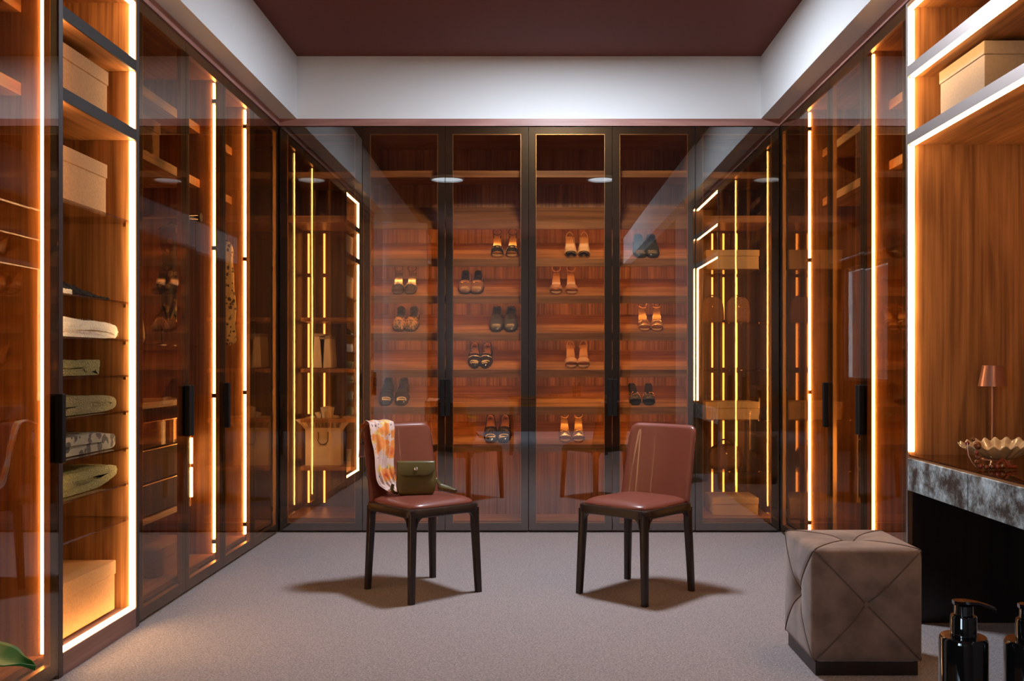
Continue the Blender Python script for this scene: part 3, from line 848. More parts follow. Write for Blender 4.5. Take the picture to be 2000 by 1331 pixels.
# shelf with tan handbag
s_ = MB().box(.024, 1.09, .14, .56, 1.232, 1.24).build('shelf', 'shelf_glass', cL2); s_['label'] = 'thin glass shelf'
def handbag(name, label, loc, rz, w, d, h, mat, handle=.07, round_=2.6, hmat='rope_dark', cat='bag', cord=.004):
    o = thing(name, label, cat, loc, (0, 0, rz))
    rings = []
    for i in range(13):
        u = i / 12
        s1 = 1 - .25 * u ** 3; top = 1 if u < .9 else (1 - (u - .9) * 5)
        ed = .82 + .18 * sin(min(1, u * 6) * pi / 2)
        rings.append(superell(w / 2 * s1 * ed * (1 if u < .85 else (1 - (u - .85) * 2.2)), d / 2 * ed * (1 - .55 * u) * top, 32, 3.4, h * (u if u > 0 else 0)))
    f = MB(); f.loft(rings); f.build('bag_body', mat, o, smooth=True)
    f = MB(); n_ = 16
    for yy in (-.012, .012):
        f.tube([(w * .24 * cos(pi * k / n_), yy, h * .9 + handle * sin(pi * k / n_)) for k in range(n_ + 1)], cord, 6)
    f.build('bag_handle', hmat, o, smooth=True)
    MB().ball((0, -d / 2 * .62, h * .62), .009).build('clasp', 'gold_metal', o, smooth=True)
    return o
handbag('handbag', 'tan rounded handbag on a glass shelf in the left double wardrobe', (XL - .38, 4.86, 1.241), R(-25), .24, .09, .185, 'tan_bag')
# necklace of spiky beads on a small stand
def beaded(label, loc):
    o = thing('beaded_necklace', label, 'necklace', loc)
    f = MB(); f.lathe([(.03, 0), (.03, .006), (.004, .01), (.004, .15), (.001, .152)], 12); f.build('stand', 'handle_dark', o)
    f = MB(); rnd = random.Random(5)
    for k in range(40):
        a = pi * 2 * k / 40; p_ = Vector((.028 * cos(a), -.012 - .012 * (1 + sin(a)), .125 + .012 * sin(a)))
        f.ball(p_, .0028, 4)
        f.tube([p_, p_ + Vector((.020 * cos(a), rnd.uniform(-.01, .004), -.014 - .016 * rnd.random()))], [.0018, .0006], 4)
    f.build('beads', 'red_bead', o)
    n_ = 24
    f = MB(); f.tube([(.016 * cos(2 * pi * k / n_), -.02, .055 + .045 * sin(2 * pi * k / n_)) for k in range(n_ + 1)], .0018, 6)
    f.build('pendant_loop', 'brown_bag', o, smooth=True)
beaded('spiky red beaded necklace on a stand beside the tan rounded handbag', (XL - .24, 4.98, 1.241))

# ------------------------------------------------------------------ corner units on the far wall
pb = thing('paper_gift_bag', 'cream paper gift bag stuffed with tissue in the left corner wardrobe', 'bag', (-1.48, YB + .25, .431))
f = MB(); w_, d_, h_ = .245, .09, .262
f.add([(-w_ / 2, -d_ / 2, 0), (w_ / 2, -d_ / 2, 0), (w_ / 2, d_ / 2, 0), (-w_ / 2, d_ / 2, 0), (-w_ / 2, -d_ / 2, h_), (w_ / 2, -d_ / 2, h_), (w_ / 2 - .004, 0, h_), (w_ / 2, d_ / 2, h_), (-w_ / 2, d_ / 2, h_), (-w_ / 2 + .004, 0, h_), (w_ / 2 - .014, 0, .06), (-w_ / 2 + .014, 0, .06)],
      [(0, 3, 2, 1), (0, 1, 5, 4), (2, 3, 8, 7), (1, 2, 10), (1, 10, 6, 5), (2, 7, 6, 10), (3, 0, 11), (0, 4, 9, 11), (3, 11, 9, 8)])
f.build('bag_body', 'paper_bag', pb, thick=.0015)
f = MB()
for yy in (-d_ / 2 - .004, d_ / 2 + .004):
    f.tube([(-.035 + .004 * sin(k), yy, h_ - .03 - .02 * k) for k in range(3)] + [(.035 * cos(pi + pi * k / 10), yy - .003, h_ - .085 - .030 * sin(pi * k / 10)) for k in range(11)] + [(.035, yy, h_ - .07 + .02 * k) for k in range(3)], .0025, 6)
f.build('rope_handle', 'rope_dark', pb, smooth=True)
td = bpy.data.curves.new('lettering', 'FONT'); td.body = 'STINE'; td.size = .020; td.align_x = 'CENTER'; td.extrude = .0003
td.materials.append(MATS['print_grey'])
to = bpy.data.objects.new('lettering', td); COL.objects.link(to); to.parent = pb; to.rotation_euler = (R(90), 0, 0); to.location = (0, -d_ / 2 - .0012, .135)
bpy.context.view_layer.update()
lm = bpy.data.meshes.new_from_object(to); bpy.data.objects.remove(to)
to = bpy.data.objects.new('lettering', lm); COL.objects.link(to); to.parent = pb; to.rotation_euler = (R(90), 0, 0); to.location = (0, -d_ / 2 - .0012, .135)
rnd = random.Random(3)
f = MB()
for k in range(9):
    cx = -.105 + .026 * k; hh = .05 + .05 * rnd.random() + (.05 if 2 < k < 6 else 0); lean = rnd.uniform(-.03, .03) - (.055 if k == 0 else 0) + (.05 if k == 8 else 0)
    def fn(u, v, cx=cx, hh=hh, lean=lean, k=k):
        return (cx + (u - .5) * .07 * (.4 + v) + lean * v * v, .026 * sin(u * 7 + k) * (1 - .3 * v) * .8, h_ - .05 + (hh + .05) * v - .02 * abs(u - .5) * v)
    f.grid(fn, 8, 6)
f.build('tissue', 'tissue', pb, thick=.0008)
for i, (xx, lean, hh, ww) in enumerate(((-1.515, .05, .24, .075), (-1.455, -.07, .225, .065))):
    o = thing('boot_box', ['tall narrow cream box leaning on the second shelf of the left corner wardrobe', 'second narrow cream box leaning beside the taller one'][i], 'box', (xx, YB + .30, 1.1045), (0, lean, 0), 'narrow upright boxes')
    f = MB().box(-ww / 2, ww / 2, -.10, .10, .004, hh, bev=.002); f.build('body', 'paper_bag', o)
    MB().box(-ww / 2 - .002, ww / 2 + .002, -.102, .102, hh - .02, hh + .003).build('lid', 'kraft_pale', o)
for i, xx in enumerate((1.235, 1.42)):
    o = handbag('wicker_bag', ['brown wicker bag, left one of two on the second glass shelf of the right corner', 'brown wicker bag, right one of two on the second glass shelf of the right corner'][i], (xx, YB + .28, 1.422), 0, .17, .10, .185, 'wicker', .03)
handbag('handbag', 'dark brown slouchy handbag on the lowest glass shelf of the right corner wardrobe', (1.33, YB + .30, .401), R(8), .25, .13, .17, 'brown_bag', .05)
# low boards visible under the side doors
# ------------------------------------------------------------------ shoes
ANG = math.atan2(.138 - .0035, .246)
def width(t, point):
    tab = {'p': [(0, .004), (.06, .022), (.2, .037), (.36, .043), (.6, .034), (.85, .031), (.95, .026), (1, .012)],
           'r': [(0, .012), (.05, .031), (.18, .042), (.36, .045), (.6, .035), (.85, .032), (.95, .027), (1, .012)]}[point]
    return interp(tab, t)
def section(w, h, opened, z0, ins):
    if opened:
        half = [(-w * .96, z0), (-w * 1.06, z0 + (h - z0) * .5), (-w * .95, h), (-w * .84, h), (-w * .80, ins), (-w * .4, ins), (0, ins)]
    else:
        half = [(-w * .96, z0), (-w * 1.08, z0 + (h - z0) * .38), (-w * .98, z0 + (h - z0) * .66), (-w * .80, z0 + (h - z0) * .84), (-w * .55, z0 + (h - z0) * .95), (-w * .28, h), (0, h * 1.005)]
    return half + [(-a, b_) for a, b_ in half[-2::-1]]
def closed_shoe(o, upper, insole, point='p', sole='black_gloss', heel=.018, deco=None, vamp=.46, lining=None, L=.262, cap=None):
    z0 = .010; y_ = lambda t: -L / 2 + L * t
    lift = lambda t: interp([(0, 0), (.4, 0), (.8, heel * .6), (1, heel * .6)], t)
    rings = []; N = 26
    ts = sorted([i / N for i in range(N + 1)] + [vamp - .002, vamp + .002])
    for t_ in ts:
        op = vamp < t_ < .985
        h_ = interp([(0, .020), (.08, .032), (.25, .044), (vamp, .060)], t_) if t_ <= vamp else interp([(vamp, .054), (.7, .046), (.92, .058), (1, .060)], t_)
        if t_ >= .985: h_ = .060
        rings.append([(a, y_(t_), b_ + lift(t_)) for a, b_ in section(width(t_, point), h_, op, z0, .022)])
    f = MB(); f.loft(rings)
    f.build('upper', upper, o, smooth=True, angle=50)
    f = MB(); out = []
    for k in range(25): t_ = k / 24; out.append((-width(t_, point) * 1.10 - .001, y_(t_), t_))
    for k in range(25): t_ = 1 - k / 24; out.append((width(t_, point) * 1.10 + .001, y_(t_), t_))
    f.loft([[(a, b_, lift(t_)) for a, b_, t_ in out], [(a, b_, lift(t_) + .0105) for a, b_, t_ in out]])
    f.build('sole', sole, o)
    f = MB(); q = []
    for k in range(9): t_ = .74 + .26 * k / 8; q.append((-width(t_, point) * 1.06, y_(t_)))
    for k in range(9): t_ = 1 - .26 * k / 8; q.append((width(t_, point) * 1.06, y_(t_)))
    f.loft([[(a, b_, 0) for a, b_ in q], [(a, b_, heel * .6 + .001) for a, b_ in q]]); f.build('heel', sole, o)
    f = MB(); q = []
    for k in range(13): t_ = vamp + .01 + (.965 - vamp - .01) * k / 12; q.append((-width(t_, point) * .80, y_(t_), t_))
    for k in range(13): t_ = .965 - (.965 - vamp - .01) * k / 12; q.append((width(t_, point) * .80, y_(t_), t_))
    f.loft([[(a, b_, lift(t_) + .021) for a, b_, t_ in q], [(a, b_, lift(t_) + .0245) for a, b_, t_ in q]]); f.build('insole', insole, o)
    if True:     # heel lining that stands above the vamp
        f = MB(); n_ = 14; rr = []
        for k in range(n_ + 1):
            a = pi * k / n_; t_ = .80 + .165 * sin(a); x_ = -cos(a) * width(.86, point) * .80
            rr.append([(x_, y_(t_), .03 + lift(1)), (x_ * .9, y_(t_) - .003, (.071 if lining else .063) + lift(1))])
        f.loft(rr, closed=False, cap=False); f.build('lining', lining or insole, o, smooth=True, thick=.002)
    def top(t_, x_):  # z on top of vamp
        w_ = width(t_, point); h_ = interp([(0, .020), (.08, .032), (.25, .044), (vamp, .060)], t_)
        return lift(t_) + z0 + (h_ - z0) * (1 - .5 * (abs(x_) / (w_ * 1.05)) ** 2.4)
    if deco == 'bit':
        f = MB(); t_ = vamp - .10
        for s_ in (-1, 1):
            f.tube([(s_ * .020 + .009 * cos(2 * pi * k / 12), y_(t_) + .010 * sin(2 * pi * k / 12), top(t_, .02) + .006 - s_ * 0) for k in range(13)], .0026, 6)
        f.tube([(-.012, y_(t_), top(t_, 0) + .004), (.012, y_(t_), top(t_, 0) + .004)], .003, 6)
        f.build('horsebit', 'gold_metal', o, smooth=True)
    if deco in ('strap', 'strap_dark'):
        f = MB(); t_ = vamp - .09
        f.grid(lambda u, v: ((u - .5) * 2 * width(t_, point) * 1.04, y_(t_ + .07 * (v - .5)), top(t_, (u - .5) * 2 * width(t_, point)) + .003), 10, 2)
        f.build('strap', 'bead_silver' if deco == 'strap' else 'black_suede', o, smooth=True, thick=.002)
    if deco == 'lace':
        f = MB()
        for k in range(4):
            t_ = vamp - .16 + .045 * k
            f.tube([((u - .5) * .030, y_(t_) + .003 * (1 if u > .5 else -1), top(t_, (u - .5) * .03) + .0025) for u in (0, .25, .5, .75, 1)], .0017, 5)
        f.build('lace', 'black_gloss', o, smooth=True)
        f = MB(); f.grid(lambda u, v: ((u - .5) * 2 * width(.2, point) * .98, y_(.17 + .02 * v + .02 * (1 - (2 * u - 1) ** 2)), top(.19, (u - .5) * 2 * width(.2, point)) + .0012), 10, 2)
        f.build('toe_seam', sole, o, smooth=True, thick=.001)
    if deco == 'tassel':
        f = MB(); t_ = vamp - .12
        for s_ in (-1, 1):
            f.tube([(0, y_(t_ + .03), top(t_, 0) + .004), (s_ * .006, y_(t_), top(t_, 0) + .004), (s_ * .008, y_(t_ - .07), top(t_ - .07, 0) + .003)], [.0015, .003, .006], 6)
        f.build('tassel', 'black_suede', o)
    if cap:
        f = MB(); rr = []
        for i in range(8):
            t_ = .17 * i / 7
            h_ = interp([(0, .020), (.08, .032), (.25, .044), (vamp, .060)], t_)
            rr.append([(a * 1.02, y_(t_) - .0008, b_ * 1.02 + lift(t_)) for a, b_ in section(width(t_, point), h_, False, z0, .022)])
        f.loft(rr); f.build('toe_cap', cap, o, smooth=True)

def heeled(o, insole, straps, toe='strap', ankle='loop', heel_h=.068, heel='block', sole='tan_shoe', toe_mat=None, L=.225, cross=False, cap=None, mirror=1):
    toe_mat = toe_mat or straps
    y_ = lambda t: -L / 2 - .01 + L * t * (1 - .06 * t)
    c_ = lambda t: interp([(0, .010), (.30, .012), (.78, heel_h), (1, heel_h + .004)], t)
    wd = lambda t: interp([(0, .012), (.06, .030), (.22, .039), (.5, .028), (.75, .024), (.92, .024), (1, .012)], t)
    N = 24
    def plate(k0, k1, s, th, dz):
        f = MB(); rr = []
        for i in range(N + 1):
            t_ = k0 + (k1 - k0) * i / N; w_ = wd(t_) * s
            rr.append([(-w_, y_(t_), c_(t_) + dz), (-w_ * .5, y_(t_), c_(t_) + dz - .0015), (w_ * .5, y_(t_), c_(t_) + dz - .0015), (w_, y_(t_), c_(t_) + dz), (w_, y_(t_), c_(t_) + dz - th), (-w_, y_(t_), c_(t_) + dz - th)])
        f.loft(rr); return f
    plate(0, 1, 1.06, .006, -.003).build('sole', sole, o, smooth=True, angle=50)
    plate(.015, .985, .97, .002, .001).build('insole', insole, o, smooth=True, angle=50)
    yh = y_(.9)
    if heel == 'block':
        f = MB(); f.loft([superell(.020 - .003 * k, .018 - .002 * k, 16, 3.5, 0.0 + (heel_h - .004) * z, 0, yh + .004 * k) for k, z in ((1, 0), (1, .4), (0.2, .85), (0, 1))]); f.build('heel', sole, o, smooth=True, angle=50)
    else:
        f = MB(); f.loft([superell(a, a, 12, 2, (heel_h - .004) * z, 0, yh + .006 * (1 - z)) for a, z in ((.006, 0), (.0055, .3), (.010, .75), (.020, 1))]); f.build('heel', sole, o, smooth=True)
    if toe == 'strap':
        f = MB(); f.grid(lambda u, v: (-cos(pi * u) * wd(.2) * 1.08, y_(.10 + .20 * v + .05 * (1 - sin(pi * u))), .010 + .040 * sin(pi * u) ** .8 * (.75 + .25 * v)), 14, 5)
        f.build('toe_strap', toe_mat, o, smooth=True, thick=.003)
        if cross:
            f = MB()
            for s_ in (-1, 1):
                f.tube([(-s_ * cos(pi * u) * wd(.3) * 1.08, y_(.12 + .33 * u), .012 + .050 * sin(pi * u)) for u in [k / 12 for k in range(13)]], .0035, 6)
            f.build('cross_strap', straps, o, smooth=True)
    if toe == 'closed':
        rr = []
        for i in range(12):
            t_ = .34 * i / 11; h_ = interp([(0, .020), (.1, .034), (.34, .050)], t_)
            w_ = wd(t_) * 1.08
            rr.append([(-w_ * cos(pi * k / 12), y_(t_) - .002, .008 + (h_ - .008) * sin(pi * k / 12) ** .75) for k in range(13)])
        f = MB(); f.loft(rr, closed=False, cap=False); f.build('upper', straps, o, smooth=True, thick=.003)
        if cap:
            f = MB(); f.loft([[(a * 1.04, b_ - .001, c * 1.05) for a, b_, c in r_] for r_ in rr[:6]], closed=False, cap=False); f.build('toe_cap', cap, o, smooth=True, thick=.002)
        f = MB()
        for s_ in (-1, 1):
            f.grid(lambda u, v: (s_ * wd(.33 + .35 * u) * 1.05, y_(.33 + .55 * u), c_(.33 + .55 * u) + (.028 - .012 * u) * v), 8, 1)
        f.build('side_quarter', straps, o, smooth=True, thick=.002)
    if ankle in ('loop', 'sling'):
        rise = .052 if ankle == 'loop' else .030
        n_ = 22; pts = []
        for k in range(n_ + 1):
            a = 2 * pi * k / n_
            if ankle == 'loop':
                pts.append((.029 * cos(a) * mirror, y_(.80) + .030 * sin(a), c_(.9) + rise + .012 * sin(a)))
            else:
                pts.append((.027 * cos(pi * k / n_), y_(.74) + .052 * sin(pi * k / n_), c_(.8) + .006 + rise * sin(pi * k / n_)))
        f = MB(); f.tube(pts, .0030, 6)
        if ankle == 'loop':
            for s_ in (-1, 1): f.tube([(s_ * .024, y_(.86), c_(.86)), (s_ * .028, y_(.83), c_(.9) + rise)], .0028, 6)
        f.build('ankle_strap', straps, o, smooth=True)
        MB().box(.026 * mirror - .003, .026 * mirror + .003, y_(.78) - .006, y_(.78) + .006, c_(.9) + rise * .7 - .005, c_(.9) + rise * .7 + .005).build('buckle', 'gold_metal', o)
    return o
def pebbled(o, wd_=.037, y=-.075, z=.03, n=26, r_=.0032, mat='bead_silver', seed=0):
    rnd = random.Random(seed); f = MB()
    for k in range(n):
        u = rnd.random(); v = rnd.random()
        f.ball((-cos(pi * u) * wd_ * 1.1, y + .04 * v, .010 + .045 * sin(pi * u) ** .8 + .002), r_, 4)
    f.build('beads', mat, o)

def place(fn, name, label, xpx, zf, ang=ANG, yaw=0, k=0, mid=.135):
    d = YB + .085
    X = (xpx - 1047) / 1848 * (d + .03)
    o = thing(name, label, 'shoe', (X, d + .012 + mid * cos(ang) , zf + mid * sin(ang) + .0042), (ang, 0, yaw), 'shoes on the slanted shelves')
    fn(o, k)
    return o
ROW = {505: 1.855, 577: 1.602, 650: 1.348, 722: 1.097, 795: .843, 868: .588}
SHOES = [
 ('sandal', 'black sandal with pearl studs and gold insole, top row', (970, 1001), 505, lambda o, k: (heeled(o, 'gold_insole', 'black_suede', cross=True, mirror=1 - 2 * k), pebbled(o, seed=k)), .04),
 ('slingback_shoe', 'beige slingback with black toe cap, top row', (1114, 1142), 505, lambda o, k: heeled(o, 'beige_shoe', 'beige_shoe', toe='closed', ankle='sling', cap='black_gloss', sole='beige_shoe', mirror=1 - 2 * k), .05),
 ('lace_up_shoe', 'dark green lace-up shoe, top row', (1251, 1276), 505, lambda o, k: closed_shoe(o, 'green_shoe', 'black_suede', 'r', deco='lace', vamp=.56, heel=.03), .02),
 ('heeled_sandal', 'black heeled sandal with glittering toe strap, second row', (775, 802), 577, lambda o, k: (heeled(o, 'bead_silver', 'black_shoe', toe_mat='beaded_black', sole='black_shoe', mirror=1 - 2 * k), pebbled(o, n=46, r_=.003, seed=k)), .05),
 ('loafer', 'brown loafer with gold horsebit, second row', (907, 931), 577, lambda o, k: closed_shoe(o, 'brown_shoe', 'black_suede', 'r', deco='bit', lining='black_suede', L=.24), .04),
 ('block_heel_sandal', 'tan block-heel sandal with ankle strap, second row', (1087, 1116), 577, lambda o, k: heeled(o, 'nude_shoe', 'tan_shoe', sole='tan_shoe', mirror=1 - 2 * k), -.03),
 ('loafer', 'leopard print loafer with black lining, third row', (778, 803), 650, lambda o, k: closed_shoe(o, 'leopard', 'black_suede', 'r', lining='black_suede', L=.25), .05),
 ('lace_up_shoe', 'grey-black lace-up shoe, third row', (969, 997), 650, lambda o, k: closed_shoe(o, 'grey_shoe', 'grey_shoe', 'r', deco='lace', vamp=.56, heel=.03), .0),
 ('heeled_sandal', 'gold sandal with crossed straps, third row', (1257, 1286), 650, lambda o, k: heeled(o, 'gold_insole', 'gold_shoe', cross=True, sole='gold_shoe', mirror=1 - 2 * k, heel_h=.07), .10),
 ('loafer', 'black patent loafer with silver strap and tan insole, fourth row', (925, 949), 722, lambda o, k: closed_shoe(o, 'black_shoe', 'tan_insole', 'p', deco='strap', vamp=.44), .06),
 ('heeled_mule', 'nude heeled sandal with clear toe, fourth row', (1115, 1141), 722, lambda o, k: heeled(o, 'nude_shoe', 'nude_shoe', ankle='sling', toe_mat='nude_shoe', sole='nude_shoe', heel='thin', mirror=1 - 2 * k), .05),
 ('buckled_shoe', 'chunky black patent shoe with buckled strap, fifth row', (752, 783), 795, lambda o, k: (closed_shoe(o, 'black_shoe', 'black_suede', 'r', deco='strap_dark', vamp=.50, heel=.03), ), .0),
 ('slide_sandal', 'black slide covered in small beads, fifth row', (1239, 1270), 795, lambda o, k: (heeled(o, 'black_suede', 'beaded_black', ankle=None, toe_mat='beaded_black', sole='black_suede', heel_h=.05), pebbled(o, n=50, r_=.003, mat='gold_metal', seed=4 + k)), .10),
 ('tassel_loafer', 'black tassel loafer with tan insole, bottom row', (957, 985), 868, lambda o, k: closed_shoe(o, 'black_shoe', 'tan_insole', 'r', deco='tassel', vamp=.46), .06),
 ('strappy_sandal', 'gold and silver strappy sandal, bottom row', (1103, 1131), 868, lambda o, k: (heeled(o, 'gold_insole', 'gold_shoe', toe_mat='silver', cross=True, sole='tan_shoe', mirror=1 - 2 * k), ), .03),
]
for name, lab, xs, row, fn, yaw in SHOES:
    for k, xp in enumerate(xs):
        place(fn, name, ('left-standing ' if k == 0 else 'right-standing ') + lab, xp, ROW[row], yaw=(yaw if k == 0 else -yaw), k=k)

# ------------------------------------------------------------------ chairs
def make_chair(label, loc, rz):
    c = thing('dining_chair', label, 'chair', loc, (0, 0, rz))
    # seat frame ring
    def ring(a, b_, z): return superell(a, b_, 96, 8.0, z)
    prof = [(.206, .213, .404), (.212, .219, .409), (.213, .220, .440), (.209, .216, .4465), (.198, .205, .4475), (.174, .181, .440), (.174, .181, .404)]
    rings = [ring(a, b_, z) for a, b_, z in prof]; rings.append(rings[0])
    f = MB(); f.loft(rings, cap=False)
    f.build('seat_frame', 'wenge', c, smooth=True, angle=40)
    for sx in (-1, 1):
        for sy in (-1, 1):
            f = MB(); rr = []
            for z, hw, off in ((0, .0155, .013), (.1, .0165, .0095), (.3, .0185, .002), (.36, .0190, 0), (.405, .0190, 0), (.425, .0185, 0)):
                cx, cyy = sx * (.1840 + off), sy * (.1910 + off)
                rr.append(superell(hw, hw, 16, 4, z, cx, cyy))
            f.loft(rr)
            # curved brackets that run the leg into the frame
            for ax in (0, 1):
                q = [(0, .407)] + [(.045 * (1 - sin(a)), .407 - .045 * (1 - cos(a))) for a in [k * pi / 2 / 8 for k in range(9)]]
                q = [(0.0, .409), (.048, .409)] + [(.048 - .048 * sin(a), .362 + .046 * cos(a)) for a in [k * pi / 2 / 8 for k in range(1, 9)]]
                ringA, ringB = [], []
                for dd, z in q:
                    if ax == 0:
                        xx = sx * (.167 - dd); ringA.append((xx, sy * (.182 + .0), z)); ringB.append((xx, sy * .2105, z))
                    else:
                        yy = sy * (.174 - dd); ringA.append((sx * .175, yy, z)); ringB.append((sx * .2035, yy, z))
                f.loft([ringA, ringB])
            f.build('leg', 'wenge', c, smooth=True, angle=45)
    # seat cushion
    rings = []
    for s_, z in ((.93, .436), (.985, .440), (1.0, .449), (.985, .457), (.95, .464), (.86, .4725), (.70, .479), (.45, .4835), (.2, .485), (.02, .4855)):
        rings.append(superell(.200 * s_, .207 * s_, 96, 5.6 - 2.4 * (1 - s_), z))
    f = MB(); f.loft(rings); f.build('seat', 'leather_red', c, smooth=True)
    # backrest shell
    H0, H1 = .437, .828
    def hw(v):
        z = H0 + (H1 - H0) * v; w_ = .208 - .006 * v; r_ = .045; dz = H1 - z
        return w_ - (r_ - sqrt(max(0, r_ * r_ - (r_ - dz) ** 2)) if dz < r_ else 0)
    def yc(x, v): return .196 + .082 * v - .030 * (abs(x) / .2) ** 2.2 * (1 if True else 0)
    def surf(side):
        def fn(u, v):
            vv = 1 - (1 - v) ** 1.6 if v > 0 else 0
            vv = v
            s_ = 2 * u - 1; s_ = math.copysign(1 - (1 - abs(s_)) ** 1.7, s_)
            x = s_ * hw(vv)
            e = (1 - abs(s_) ** 9) ** .5 * min(1, (max(0, (1 - vv)) / .035)) ** .5
            return (x, yc(x, vv) + side * .0195 * e, H0 + (H1 - H0) * vv)
        return fn
    f = MB(); nz = 30
    import bisect
    vs_ = [1 - (1 - i / nz) ** 1.8 for i in range(nz + 1)]
    A = surf(-1); B = surf(1)
    for S in (A, B): f.grid(lambda u, v, S=S: S(u, vs_[int(round(v * nz))]), 28, nz)
    # underside
    f.grid(lambda u, v: tuple(Vector(A(u, 0)).lerp(Vector(B(u, 0)), v)), 28, 1)
    o = f.build('backrest', 'leather_red', c, smooth=True)
    import bmesh
    bm = bmesh.new(); bm.from_mesh(o.data); bmesh.ops.remove_doubles(bm, verts=bm.verts, dist=.0006); bmesh.ops.recalc_face_normals(bm, faces=bm.faces); bm.to_mesh(o.data); bm.free()
    # stitched side seams
    f = MB()
    for s_ in (-1, 1):
        f.tube([(s_ * (hw(v) + .0004), yc(hw(v), v) - .004, H0 + (H1 - H0) * v) for v in [k / 20 for k in range(0, 18)]], .0016, 5)
    f.build('seam', 'leather_red', c, smooth=True)
    return c
ch1 = make_chair('red-brown leather chair with a floral scarf and an olive bag on it', (-.571, 4.764, 0), R(40))
ch2 = make_chair('empty red-brown leather chair, the one nearer the suede cube pouf', (.498, 4.729, 0), R(-41.3))

# scarf over the first chair
sf = thing('silk_scarf', 'floral silk scarf draped over the backrest of the left chair', 'scarf', (-.571, 4.764, 0), (0, 0, R(40)))
def scarf(u, v):
    # v: 0 behind the back -> 1 on the seat ; u across
    path = [(.0, .305, .66), (.12, .315, .78), (.20, .312, .835), (.245, .285, .850), (.29, .243, .840), (.34, .226, .80), (.60, .190, .64), (.82, .160, .53), (.93, .140, .502), (1, .105, .497)]
    for (a, ya, za), (b_, yb, zb) in zip(path, path[1:]):
        if v <= b_: w_ = (v - a) / (b_ - a); y = ya + (yb - ya) * w_; z = za + (zb - za) * w_; break
    cx = interp([(0, -.12), (.25, -.105), (.45, -.115), (.7, -.125), (1, -.09)], v)
    wid = interp([(0, .17), (.25, .155), (.5, .145), (.75, .115), (.9, .10), (1, .12)], v)
    a = (u - .5)
    fold = sin(u * 17 + v * 4) * .45 + sin(u * 33 + 2 + v * 3) * .2 + .9 * noise.noise(Vector((u * 5, v * 7, 2)))
    amp = .009
    y -= .030 * (abs(cx + a * wid) / .2) ** 2.2 * (1 if v > .25 else 1)
    if v < .2: y += .004 + amp * (fold + 1) * .5
    else: y -= amp * (fold + 1)
    z2 = z + (.004 * fold if .2 < v < .32 else 0)
    if v > .9: z2 += .008 * (fold + 1) * .5
    ez = .018 * sin(u * 6) * (v > .95)
    return (cx + a * wid + .006 * sin(v * 14 + u * 3), y, z2 + .006 * sin(u * 9) * (1 if v > .98 else 0))
f = MB(); f.grid(scarf, 60, 90); f.build('cloth', 'floral', sf, smooth=True, thick=.0012)

# olive shoulder bag on the seat
bg = thing('shoulder_bag', 'small olive leather shoulder bag resting on the seat beside the floral scarf', 'bag', (-.602, 4.745, .4825), (R(-10), 0, R(6)))
w_, d_, h_ = .200, .068, .162
rings = []
for i in range(15):
    u = i / 14; z = h_ * u
    e = interp([(0, .80), (.12, .95), (.3, 1.0), (.85, .965), (.95, .93), (1, .86)], u)
    dd = interp([(0, .55), (.12, .9), (.4, 1.0), (.8, .8), (1, .42)], u)
    rings.append(superell(w_ / 2 * e, d_ / 2 * dd, 40, 3.6, z))
f = MB(); f.loft(rings); f.build('bag_body', 'olive_leather', bg, smooth=True)
def flap(u, v):   # over the top and down the front
    ang = min(1, v / .3)
    top = h_ + .003
    if v < .3:
        y = d_ * .20 - d_ * .62 * (v / .3); z = top + .004 * sin(pi * v / .3)
    else:
        q = (v - .3) / .7; y = -d_ * .42 - .011 * sin(q * pi / 2) ; z = top - .072 * q
    s_ = 2 * u - 1
    z -= (0.0 if v < .3 else (v - .3) / .7 * (-.022) * abs(s_) ** 6)
    x = s_ * w_ / 2 * (.955 - (.10 * max(0, (v - .75) / .25) ** 2 if v > .75 else 0))
    y += .010 * abs(s_) ** 4
    return (x, y, z)
f = MB(); f.grid(flap, 24, 16); f.build('flap', 'olive_leather', bg, smooth=True, thick=.003)
f = MB(); M_ = Matrix.Translation((.0, -d_ * .42 - .0125, h_ - .034)) @ Matrix.Rotation(R(90), 4, 'X')
f.lathe([(.0085, 0), (.0085, .002), (.006, .004), (.0035, .004), (.0035, .0028), (.0001, .0028)], 20, M_); f.build('clasp', 'silver', bg, smooth=True, angle=40)
f = MB()
pts = [(w_ / 2 - .004, .004, h_ * .50), (w_ / 2 + .022, .006, h_ * .30), (w_ / 2 + .062, -.006, .034), (w_ / 2 + .098, -.030, .016), (w_ / 2 + .102, -.048, .014), (w_ / 2 + .080, -.050, .016), (w_ / 2 + .038, -.034, .026), (w_ / 2 + .004, -.016, .034)]
sm = []
for i in range(len(pts) - 1):
    for k in range(5):
        sm.append(Vector(pts[i]).lerp(Vector(pts[i + 1]), k / 5))
f.tube(sm, .0095, 10, flat=.0018, up=(0, .25, 1)); f.build('strap', 'olive_leather', bg, smooth=True)
f = MB()
for k in range(6):
    c_ = Vector((-w_ / 2 - .004 - .002 * k, -.012, h_ * .80 - .011 * k)); n_ = 10
    f.tube([c_ + (Vector((.0045 * cos(2 * pi * j / n_), 0, .007 * sin(2 * pi * j / n_))) if k % 2 else Vector((0, .0045 * cos(2 * pi * j / n_), .007 * sin(2 * pi * j / n_)))) for j in range(n_ + 1)], .0011, 5)
f.build('chain', 'silver', bg, smooth=True)
f = MB(); f.tube([(-w_ / 2 - .014, -.012, h_ * .34), (-w_ / 2 - .020, -.010, h_ * .2), (-w_ / 2 - .012, .002, .014), (-w_ / 2 + .01, .012, .010)], .008, 8, flat=.0018); f.build('strap', 'olive_leather', bg, smooth=True)

